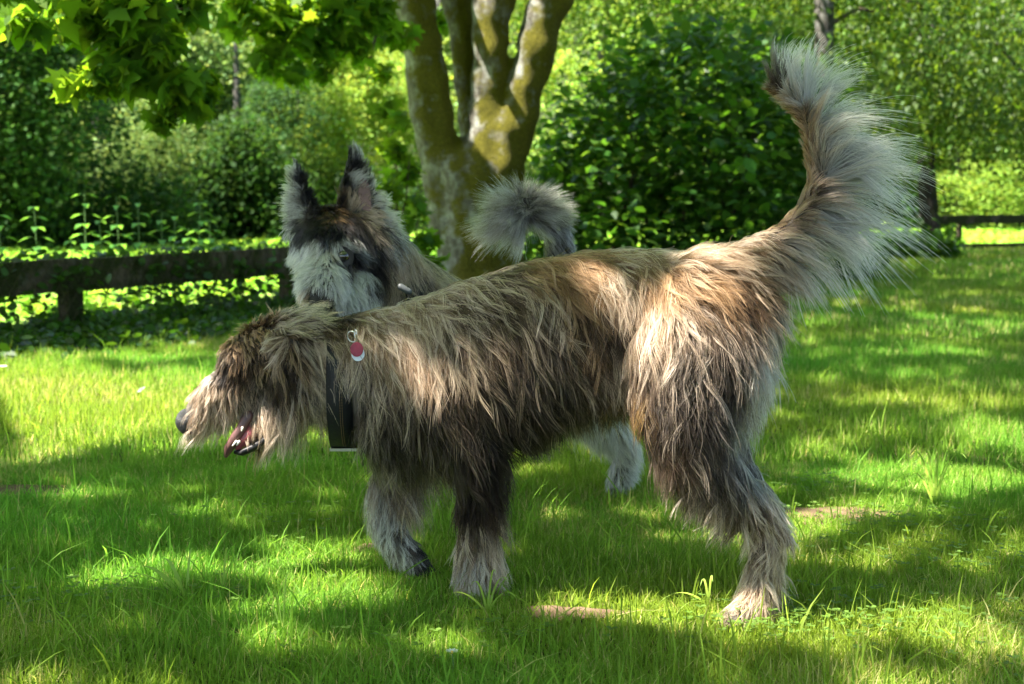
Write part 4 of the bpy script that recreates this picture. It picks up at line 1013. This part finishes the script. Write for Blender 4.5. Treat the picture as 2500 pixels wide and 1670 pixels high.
# head
lm([(730, 850, 2.77), (690, 860, 2.77), (650, 865, 2.77), (605, 880, 2.77)], [.062, .066, .064, .052], [.055, .06, .062, .05])
lm([(620, 900, 2.77), (570, 940, 2.77), (520, 975, 2.77), (485, 1000, 2.77)], [.052, .042, .034, .027], [.045, .036, .032, .028])
lm([(690, 960, 2.77), (655, 1010, 2.77), (625, 1055, 2.77), (600, 1075, 2.77)], [.042, .03, .020, .013], [.04, .032, .026, .022])
lm([(690, 830, 2.70), (705, 880, 2.69), (708, 930, 2.70)], [.03, .026, .014], [.012, .01, .008])
lm([(700, 830, 2.84), (712, 880, 2.85), (715, 930, 2.84)], [.03, .026, .014], [.012, .01, .008])
# tail
T1 = [(1790, 665, 2.56), (1850, 628, 2.56), (1915, 590, 2.555), (1965, 540, 2.55), (1998, 480, 2.55), (2008, 410, 2.55), (1998, 340, 2.55), (1968, 275, 2.55), (1925, 232, 2.55), (1880, 205, 2.55)]
T1r = [.042, .036, .030, .026, .022, .019, .017, .014, .011, .007]
mb.tube([W(*p) for p in T1], T1r, 14)
b1, V1, N1, F1, BV1 = finish_body(mb, 'body', SKIN, d1, .008, 8)
def w1(P):
    x, y = PX(P); w = np.ones(len(P))
    w[(x > 798) & (x < 878) & (y > 872)] = 0
    w[(x > 1855) & (y < 640)] = 0; w[(x > 1960) & (y < 1000)] = 0
    w[(x > 1900) & (y < 660)] = 0
    w[(x < 478)] = 0
    w[(x < 600) & (y > 1060)] *= .3
    w[(x < 800)] *= 1.5
    return w
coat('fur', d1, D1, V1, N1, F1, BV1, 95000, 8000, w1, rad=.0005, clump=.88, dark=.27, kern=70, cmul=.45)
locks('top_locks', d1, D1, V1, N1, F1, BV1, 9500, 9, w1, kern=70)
coat('undercoat', d1, [(r[0], r[1], r[2], r[3] * .45, .5, r[5] * .35, tuple(q * .6 for q in r[6]), tuple(q * .5 for q in r[7])) for r in D1], V1, N1, F1, None, 55000, 4000, w1, K=5, rad=.0006, clump=.4)  # undercoat colours darkened to stand in for shade between the locks

def tail_fur(name, parent, path, rads, n, ng, lenf, colf, K=11, droop=.35, tmix=.15, swirl=0, clump=.75, bvh=None, outw=None, radial=None, tight=1):
    def RD(P):
        c = np.array(W(*radial)); d = P - c; d[:, 1] = d[:, 1] * .5 - .012; d += rng.normal(size=d.shape) * .004; return d / (np.linalg.norm(d, axis=1)[:, None] + 1e-9)
    pts = np.array([list(W(*p)) for p in path]); m = len(pts)
    t = rng.uniform(.04, 1, n); t[:ng] = rng.uniform(.04, 1, ng)
    s = t * (m - 1); i = np.minimum(s.astype(int), m - 2); f = (s - i)[:, None]
    c = pts[i] * (1 - f) + pts[i + 1] * f
    T = np.gradient(pts, axis=0); T /= np.linalg.norm(T, axis=1)[:, None]
    tg = T[i] * (1 - f) + T[i + 1] * f
    r = np.interp(s, np.arange(m), rads)
    outer = np.stack([tg[:, 2], np.zeros(n), -tg[:, 0]], 1); outer /= np.linalg.norm(outer, axis=1)[:, None]
    ph = rng.uniform(-np.pi, np.pi, n)
    Nn = outer * np.cos(ph)[:, None] + np.array([0, 1, 0])[None] * np.sin(ph)[:, None]
    P = c + Nn * r[:, None] * .95
    o = (np.cos(ph) + 1) / 2                                   # 1 outer side, 0 inner side
    if outw: o = o * 0 + 1
    D = outer * (.25 + .9 * o)[:, None] + Nn * .55 + tg * (tmix + (1 - o) * 1.1 + np.clip(t - .85, 0, 1) * 6)[:, None]
    if swirl: D = Nn * 1.0 + tg * tmix
    D /= np.linalg.norm(D, axis=1)[:, None]
    L = lenf(t, o, ph); A, B, ratio = colf(t, o)
    return strands(name, parent, P, Nn, D, L, np.full(n, .5), np.full(n, .16), A, B, ratio, bvh, ng, K=K, droop=droop, clump=clump, rad=.00052, fly=.07, tight=tight) if not radial else strands(name, parent, P, Nn, RD(P), L, np.full(n, .3), np.full(n, .12), A, B, ratio, bvh, ng, K=K, droop=droop, clump=clump, rad=.00045, fly=.07)
def mixc(w, a, b): return np.asarray(a)[None] * (1 - w[:, None]) + np.asarray(b)[None] * w[:, None]
def len1(t, o, ph):
    full = np.interp(t, [0, .12, .25, .4, .55, .7, .82, .92, 1], [.05, .085, .13, .165, .165, .145, .105, .075, .06])
    return full * (.18 + .82 * np.clip(o * 1.25, 0, 1) ** 1.5)
def col1(t, o):
    A = mixc(np.clip(o, 0, 1), BRN, DGR); B = mixc(np.clip(t * 3.5, 0, 1) * np.clip(o * 1.6, 0, 1), TAN, WHT)
    ratio = .5 + .42 * o * np.clip(t * 3, 0, 1); ratio = np.where((t > .93), .25, ratio)
    return A, B, ratio
tail_fur('tail_fur', d1, T1, T1r, 13000, 330, len1, col1, clump=.93, droop=.6, tight=.4)

def hit(bvh, px, py, out=0.0):
    o = Vector((0, 0, CAMH)); d = (W(px, py, 3) - o).normalized(); h = bvh.ray_cast(o, d)[0]
    return h - d * out
# nose, mouth, eye, teeth
def lump(c, r, name, mat, parent, seg=16, sub=None, sq=None):
    mb = MB(); c = Vector(c); V = []; F = []; R = 10
    for i in range(R + 1):
        a = math.pi * i / R
        for k in range(seg):
            b = 2 * math.pi * k / seg
            d = Vector((math.sin(a) * math.cos(b), math.sin(a) * math.sin(b), math.cos(a)))
            s = sq(d) if sq else 1
            V.append(c + Vector((d.x * r[0], d.y * r[1], d.z * r[2])) * s)
    for i in range(R):
        for k in range(seg):
            F.append((i * seg + k, i * seg + (k + 1) % seg, (i + 1) * seg + (k + 1) % seg, (i + 1) * seg + k))
    mb.add(V, F); return mb.build(name, mat, parent)
lump(W(458, 1030, 2.77), (.024, .027, .027), 'nose', NOSE, d1, sq=lambda d: 1 - .22 * max(0, d.x) - .15 * max(0, -d.z) * max(0, -d.x) - .25 * max(0, 1 - ((d.x + .3) ** 2 + (abs(d.y) - .8) ** 2 + (d.z + .2) ** 2) * 6))
lump(W(580, 908, 2.735), (.010, .008, .011), 'eye', EYE, d1)
lump(W(580, 908, 2.805), (.010, .008, .011), 'eye', EYE, d1)
mb = MB(); mb.tube([W(640, 1030, 2.765), W(615, 1055, 2.76), W(594, 1076, 2.76), W(582, 1092, 2.76)], [.016, .018, .014, .007], 12, wid=[.024, .026, .024, .016]); mb.build('tongue', PINK, d1)
mb = MB(); mb.tube([W(605, 1015, 2.745), W(590, 1045, 2.74), (W(572, 1072, 2.74)), W(558, 1095, 2.745), W(552, 1112, 2.75)], [.011, .010, .010, .010, .005], 12, wid=[.006, .007, .008, .009, .005]); mb.build('lip', LIP, d1)
mb = MB(); mb.tube([W(650, 1072, 2.74), W(620, 1092, 2.738), W(592, 1105, 2.74), W(576, 1104, 2.75)], [.006, .007, .007, .005], 12); mb.build('lip', plain('dark_lip', (.012, .01, .01), .35), d1)
for (a, b) in (((577, 1078), (568, 1088)), ((592, 1045), (590, 1052)), ((584, 1078), (578, 1087))):
    mb = MB(); mb.tube([W(*a, 2.728), W(*b, 2.728)], [.0028, .0012], 8); mb.build('tooth', TOOTH, d1)

# wide collar with buckle bar, ring and two tags
cl1 = empty('collar', W(835, 940, 2.76)); cl1.parent = d1; cl1.location = Vector(W(835, 940, 2.76)) - d1.location
def world_child(o, parent_world):     # place geometry given in world space under a nested parent
    o.location = -parent_world
cw = Vector(W(835, 940, 2.76))
mb = MB(); n = 48; V = []; F = []
for i in range(n):
    a = 2 * math.pi * i / n
    for (dx, dr) in ((-.0245, 0), (-.0245, .004), (.0245, .004), (.0245, 0)):
        rr = Vector((dx + .004, -math.cos(a) * (.08 + dr), math.sin(a) * (.118 + dr) - .002))
        V.append(cw + rr)
for i in range(n):
    for k in range(4):
        F.append((i * 4 + k, i * 4 + (k + 1) % 4, ((i + 1) % n) * 4 + (k + 1) % 4, ((i + 1) % n) * 4 + k))
mb.add(V, F); o = mb.build('band', LEATHER, None); o.parent = cl1; o.location = -cw
mb = MB()
for i in range(-26, 26):
    a = i * .045
    for dx in (.0015, .0055):
        p = cw + Vector((dx + .004, -math.cos(a) * .0852, math.sin(a) * .1232 - .002)); a2 = a + .026
        q = cw + Vector((dx + .004, -math.cos(a2) * .0852, math.sin(a2) * .1232 - .002)); mb.tube([p, q], [.0006, .0006], 4)
o = mb.build('stitching', STITCH, None); o.parent = cl1; o.location = -cw; o['kind'] = 'stuff'
mb = MB(); c = cw + Vector((.004, -.012, -.1245)); mb.box(c, .027, .012, .0028); o = mb.build('buckle_bar', STEEL, None, False); o.parent = cl1; o.location = -cw
def ring(c, R, r, name, mat, ax=(0, 1, 0), parent=cl1):
    mb = MB(); A = Vector(ax).normalized(); e1 = A.orthogonal().normalized(); e2 = A.cross(e1); V = []; F = []; n, m = 24, 6
    for i in range(n):
        a = 2 * math.pi * i / n; d = e1 * math.cos(a) + e2 * math.sin(a)
        for k in range(m):
            b = 2 * math.pi * k / m; V.append(Vector(c) + d * (R + r * math.cos(b)) + A * r * math.sin(b))
    for i in range(n):
        for k in range(m): F.append((i * m + k, i * m + (k + 1) % m, ((i + 1) % n) * m + (k + 1) % m, ((i + 1) % n) * m + k))
    mb.add(V, F); o = mb.build(name, mat, None); o.parent = parent; o.location = -cw; return o
ring(W(860, 822, 2.645), .0105, .0012, 'ring', STEEL, (.5, 1, .2)); ring(W(868, 815, 2.642), .008, .001, 'ring', STEEL, (1, .4, 0))
def disc(c, rx, rz, th, name, mat, lean):
    mb = MB(); V = []; n = 28; c = Vector(c); e = Vector((0, -1, lean)).normalized()
    X = Vector((1, 0, 0)); Z = Vector((0, lean, 1)).normalized()
    for s, q in ((1, .9), (1, 1), (-1, 1), (-1, .9)):
        for k in range(n):
            a = 2 * math.pi * k / n; V.append(c + X * math.cos(a) * rx * q + Z * math.sin(a) * rz * q + e * th * s * (1.0 if q < 1 else .6))
    F = [tuple(range(n - 1, -1, -1)), tuple(range(3 * n, 4 * n))]
    for r in range(3):
        for k in range(n): F.append((r * n + k, r * n + (k + 1) % n, (r + 1) * n + (k + 1) % n, (r + 1) * n + k))
    mb.add(V, F); o = mb.build(name, mat, None, False); o.parent = cl1; o.location = -cw; return o
disc(W(871, 853, 2.640), .0122, .0138, .001, 'red_tag', RED, .1); disc(W(874, 864, 2.643), .0122, .0138, .001, 'white_tag', WHITE, .1)

# ------------------------------------------------------------------ second dog, behind
LGR = (.5, .48, .45)
D2 = [
 (715, 420, 205, 2.88, .9, .85, BLU, WHT), (735, 410, 280, 2.16, .5, .03, BLK, DRK), (725, 470, 195, 2.88, .8, .85, GREY, WHT), (750, 470, 290, 2.16, .4, .05, BLK, DRK), (735, 520, 165, 2.88, .7, .8, GREY, WHT), (765, 500, 300, 2.16, .4, .05, BLK, DRK), (725, 560, 150, 2.88, .7, .6, DRK, WHT),
 (850, 385, 275, 3, .4, .03, BLK, DRK), (860, 412, 290, 2.5, .4, .1, BLK, DRK), (848, 500, 285, 3, .4, .05, BLK, DRK), (740, 440, 290, 2.5, .4, .05, BLK, DRK), (745, 400, 300, 2.5, .4, .05, BLK, DRK), (845, 400, 272, 2.16, .4, .03, BLK, DRK), (845, 450, 275, 2.16, .4, .05, BLK, DRK), (868, 390, 290, 2.88, .6, .45, BLK, WHT), (865, 440, 300, 2.88, .5, .8, GREY, WHT), (900, 440, 285, 1.80, .5, .5, DRK, WHT), (885, 480, 290, 0.72, .5, .5, GREY, PALE), (925, 490, 335, 2.88, .8, .75, GREY, WHT), (940, 530, 350, 3.24, .8, .85, GREY, WHT), (855, 500, 300, 2.16, .5, .7, TAN, CREAM), (900, 530, 0, 3.60, .6, .6, BRN, CREAM), (910, 420, 310, 2.16, .6, .15, BLK, WHT),
 (790, 500, 262, 3, .8, .08, BLK, BRN), (812, 508, 268, 2.5, .7, .12, BLK, BRN), (822, 520, 50, 3, .6, .25, DRK, ORA), (805, 528, 100, 3, .6, .25, BLK, ORA), (785, 530, 120, 3, .6, .1, BLK, BRN), (845, 535, 40, 4, .5, .08, BLK, BRN), (765, 520, 255, 2.5, .6, .05, BLK, BRN),
 (735, 555, 125, 3.5, .5, .06, BLK, DGR), (760, 560, 110, 3, .5, .06, BLK, DGR), (790, 565, 95, 3, .5, .12, BLK, DGR), (820, 565, 80, 3, .5, .12, BLK, DGR), (850, 560, 60, 5, .5, .05, BLK, DGR), (875, 575, 52, 6, .5, .05, BLK, DGR), (740, 580, 120, 3, .5, .15, BLK, DGR), (800, 585, 90, 2.5, .5, .2, BLK, BLU), (895, 600, 56, 6, .4, .08, BLK, GREY), (870, 600, 50, 5, .4, .12, BLK, BLU),
 (910, 565, 40, 5, .6, .3, BLK, CREAM), (935, 585, 50, 6, .5, .35, DGR, WHT), (925, 620, 60, 7, .4, .2, BLK, PALE), (900, 640, 62, 7, .4, .08, BLK, GREY), (880, 630, 60, 5, .4, .1, BLK, GREY), (905, 675, 70, 7, .4, .15, BLK, GREY), (935, 660, 70, 8, .4, .25, DGR, PALE),
 (740, 606, 135, 4, .6, .9, LGR, WHT), (765, 600, 120, 4, .6, .9, LGR, WHT), (790, 602, 95, 4, .6, .9, CREAM, WHT), (815, 604, 70, 4, .6, .9, CREAM, WHT), (845, 590, 15, 3.0, .8, .9, GREY, WHT), (868, 598, 40, 3.2, .7, .75, BLU, WHT),
 (838, 624, 70, .5, .2, .05, BLK, DRK), (855, 636, 60, 1.0, .3, .05, BLK, DRK), (822, 636, 90, 1.0, .3, .1, BLK, DRK), (850, 650, 65, 2, .3, .3, BLK, GREY), (725, 640, 110, 2.88, .5, .4, DRK, CREAM), (720, 690, 100, 2.88, .5, .3, DRK, PALE),
 (790, 640, 100, 2.88, .6, .95, CREAM, WHT), (770, 650, 150, 3.24, .6, .95, LGR, WHT), (815, 650, 40, 3.24, .6, .95, LGR, WHT), (750, 680, 140, 3.60, .5, .9, LGR, WHT), (790, 690, 95, 2.16, .4, .85, LGR, WHT), (830, 690, 45, 4.32, .5, .95, LGR, WHT), (860, 700, 60, 4.32, .5, .9, LGR, WHT), (740, 720, 130, 3.60, .5, .7, TAN, CREAM), (775, 725, 90, 0.58, .2, .1, BLK, DGR), (872, 665, 70, 5, .4, .7, LGR, WHT), (900, 710, 85, 5.76, .4, .8, LGR, WHT), (930, 710, 85, 5.76, .4, .4, DRK, GREY),
 (960, 620, 55, 9.00, .35, .8, BRN, PALE), (960, 680, 75, 9.00, .35, .75, DGR, PALE), (1000, 690, 60, 7.00, .35, .15, DRK, GREY), (1040, 680, 40, 8.00, .3, .65, DGR, PALE), (1100, 670, 20, 8.00, .3, .6, DGR, PALE), (1180, 665, 8, 8.00, .3, .5, BRN, TAN), (1250, 660, 5, 8.00, .3, .55, BRN, ORA), (1330, 680, 30, 8.00, .3, .5, DGR, TAN), (1400, 700, 60, 8.00, .3, .5, DGR, GREY),
 (1150, 900, 70, 8.00, .3, .3, DRK, GREY), (1300, 900, 75, 8.00, .3, .3, DRK, GREY), (1250, 1080, 75, 8.00, .4, .85, GREY, WHT), (1180, 1150, 85, 6.00, .4, .9, GREY, WHT), (1450, 950, 75, 8.00, .4, .5, DGR, WHT),
 (1480, 1030, 75, 7.00, .45, .95, BLU, WHT), (1520, 1080, 70, 6.00, .45, .95, BLU, WHT), (1500, 1130, 95, 5.00, .45, .95, BLU, WHT), (1540, 1130, 50, 4.00, .45, .9, GREY, WHT), (1500, 1200, 95, 2.50, .4, .95, BLU, WHT),
]
d2 = tag(empty('dog', (0.1, 3.45, 0)), 'white-faced dog with pricked black ears, standing behind the walking dog', 'dog')
mb = MB()
ell([(925, 640, 790, 3.30, .06), (985, 690, 860, 3.36, .085), (1090, 700, 960, 3.42, .115), (1210, 700, 985, 3.46, .122), (1330, 695, 940, 3.5, .11), (1410, 700, 880, 3.52, .085)])
lm([(905, 600, 3.27), (930, 660, 3.3), (985, 740, 3.36), (1060, 800, 3.40)], [.07, .085, .11, .11], [.06, .07, .085, .1])
lm([(815, 590, 3.28), (812, 600, 3.22), (808, 610, 3.17)], [.075, .082, .066], [.085, .088, .068], (1, 0, 0))
lm([(806, 620, 3.19), (798, 650, 3.13), (788, 690, 3.08), (782, 715, 3.05)], [.045, .042, .038, .032], [.058, .05, .044, .038], (1, 0, 0))
lm([(850, 700, 3.18), (820, 740, 3.12), (800, 770, 3.1)], [.05, .04, .03], [.06, .05, .04], (1, 0, 0))
# ears: shells
def ear(tip, bl, br, Y):
    a = W(*tip, Y); b = W(*bl, Y); c = W(*br, Y); n = 8; P = []; R = []; Wd = []
    for i in range(n + 1):
        t = i / n; m = (b + c) / 2; p = m.lerp(a, t); w = ((c - b).length / 2) * (1 - t) ** .75 + .004
        P.append(p); Wd.append(w); R.append(.009)
    mb.tube(P, R, 14, (1, 0, 0), True, Wd)
ear((864, 366), (816, 560), (956, 575), 3.24)
ear((722, 405), (708, 570), (792, 560), 3.24)
lm([(1420, 790, 3.48), (1405, 890, 3.46), (1420, 980, 3.46), (1480, 1040, 3.48), (1530, 1100, 3.5), (1515, 1160, 3.5), (1505, 1195, 3.5)], [.09, .08, .06, .038, .026, .022, .024], [.05, .05, .045, .03, .02, .02, .026])
lm([(1420, 790, 3.6), (1420, 900, 3.62), (1440, 980, 3.62), (1490, 1040, 3.62), (1530, 1090, 3.6), (1520, 1140, 3.6), (1512, 1172, 3.6)], [.08, .07, .05, .034, .024, .02, .022])
lm([(1150, 880, 3.38), (1180, 1000, 3.36), (1180, 1110, 3.36), (1178, 1220, 3.37)], [.06, .045, .03, .028], [.04, .04, .028, .03])
lm([(1110, 880, 3.52), (1140, 1000, 3.54), (1150, 1100, 3.55), (1150, 1190, 3.56)], [.06, .045, .03, .028], [.04, .04, .028, .03])
T2 = [(1360, 720, 3.5), (1362, 650, 3.5), (1362, 600, 3.49), (1352, 555, 3.46), (1330, 522, 3.43), (1300, 505, 3.40), (1272, 505, 3.38), (1254, 522, 3.38), (1252, 545, 3.39)]
T2r = [.035, .03, .03, .028, .026, .026, .026, .026, .022]
mb.tube([W(*p) for p in T2], T2r, 12)
b2, V2, N2, F2, BV2 = finish_body(mb, 'body', SKIN2, d2, .008, 5)
def w2(P):
    x, y = PX(P); w = np.ones(len(P))
    w[(x > 1195) & (y < 665)] = 0
    w[(x < 960) & (y < 760)] *= 2.6
    w[((x - 775) ** 2 / 26 ** 2 + (y - 735) ** 2 / 20 ** 2 < 1)] = 0
    w[((x - 837) ** 2 + (y - 626) ** 2 < 27 ** 2)] = 0
    w[((x - 890) ** 2 / 18 ** 2 + (y - 475) ** 2 / 45 ** 2 < 1)] *= .22
    w[(x > 1000) & (y > 760) & (y < 990)] *= .3
    return w
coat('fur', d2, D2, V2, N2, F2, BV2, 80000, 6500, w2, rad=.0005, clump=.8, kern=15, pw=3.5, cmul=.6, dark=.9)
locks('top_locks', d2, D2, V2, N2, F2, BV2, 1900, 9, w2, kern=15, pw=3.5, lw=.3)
def len2(t, o, ph): return np.interp(t, [0, .2, .4, .55, .7, .85, 1], [.03, .03, .04, .066, .075, .09, .10])
def colt2(t, o):
    A = mixc(np.clip(t * 2.2, 0, 1), BLK, DGR); B = mixc(np.clip(t * 1.8, 0, 1), BLU, (.5, .47, .43)); return A, B, np.clip(.15 + t * .75, 0, .75)
tail_fur('tail_fur', d2, [p for p in T2], T2r, 16000, 600, len2, colt2, K=8, droop=.16, clump=.8, radial=(1285, 512, 3.42))
lump(hit(BV2, 776, 748, .004), (.024, .02, .019), 'nose', NOSE, d2)
lump(hit(BV2, 838, 626, .009), (.0135, .013, .0125), 'eye', EYE, d2); lump(hit(BV2, 748, 634, -.004), (.0125, .012, .012), 'eye', EYE, d2)
print('eye', hit(BV2, 838, 626), hit(BV2, 885, 470), hit(BV2, 776, 740))
# inner ear skin
mb = MB(); a, b, c, e, m_ = [hit(BV2, x, y, .003) for x, y in ((882, 420), (870, 505), (908, 520), (903, 455), (889, 480))]
mb.add([a, b, c, e, m_], [(0, 1, 4), (1, 2, 4), (2, 3, 4), (3, 0, 4)]); mb.build('inner_ear', EARSKIN, d2)
c2 = empty('collar'); c2.parent = d2; cw2 = Vector(W(985, 720, 3.34)); c2.location = cw2 - d2.location
mb = MB(); V = []; F = []; n = 40
dirn = Vector((.75, .3, -.4)).normalized(); e1 = Vector((0, 1, 0)) - dirn * dirn.y; e1.normalize(); e2 = dirn.cross(e1)
for i in range(n):
    a = 2 * math.pi * i / n
    for (dx, dr) in ((-.015, 0), (-.015, .004), (.015, .004), (.015, 0)):
        V.append(cw2 + dirn * dx + e1 * math.cos(a) * (.086 + dr) + e2 * math.sin(a) * (.09 + dr))
for i in range(n):
    for k in range(4): F.append((i * 4 + k, i * 4 + (k + 1) % 4, ((i + 1) % n) * 4 + (k + 1) % 4, ((i + 1) % n) * 4 + k))
mb.add(V, F); o = mb.build('band', LEATHER, None); o.parent = c2; o.location = -cw2
mb = MB(); mb.tube([W(978, 700, 3.18), W(998, 712, 3.18)], [.0075, .0075], 14); o = mb.build('toggle', GREYP, None); o.parent = c2; o.location = -cw2
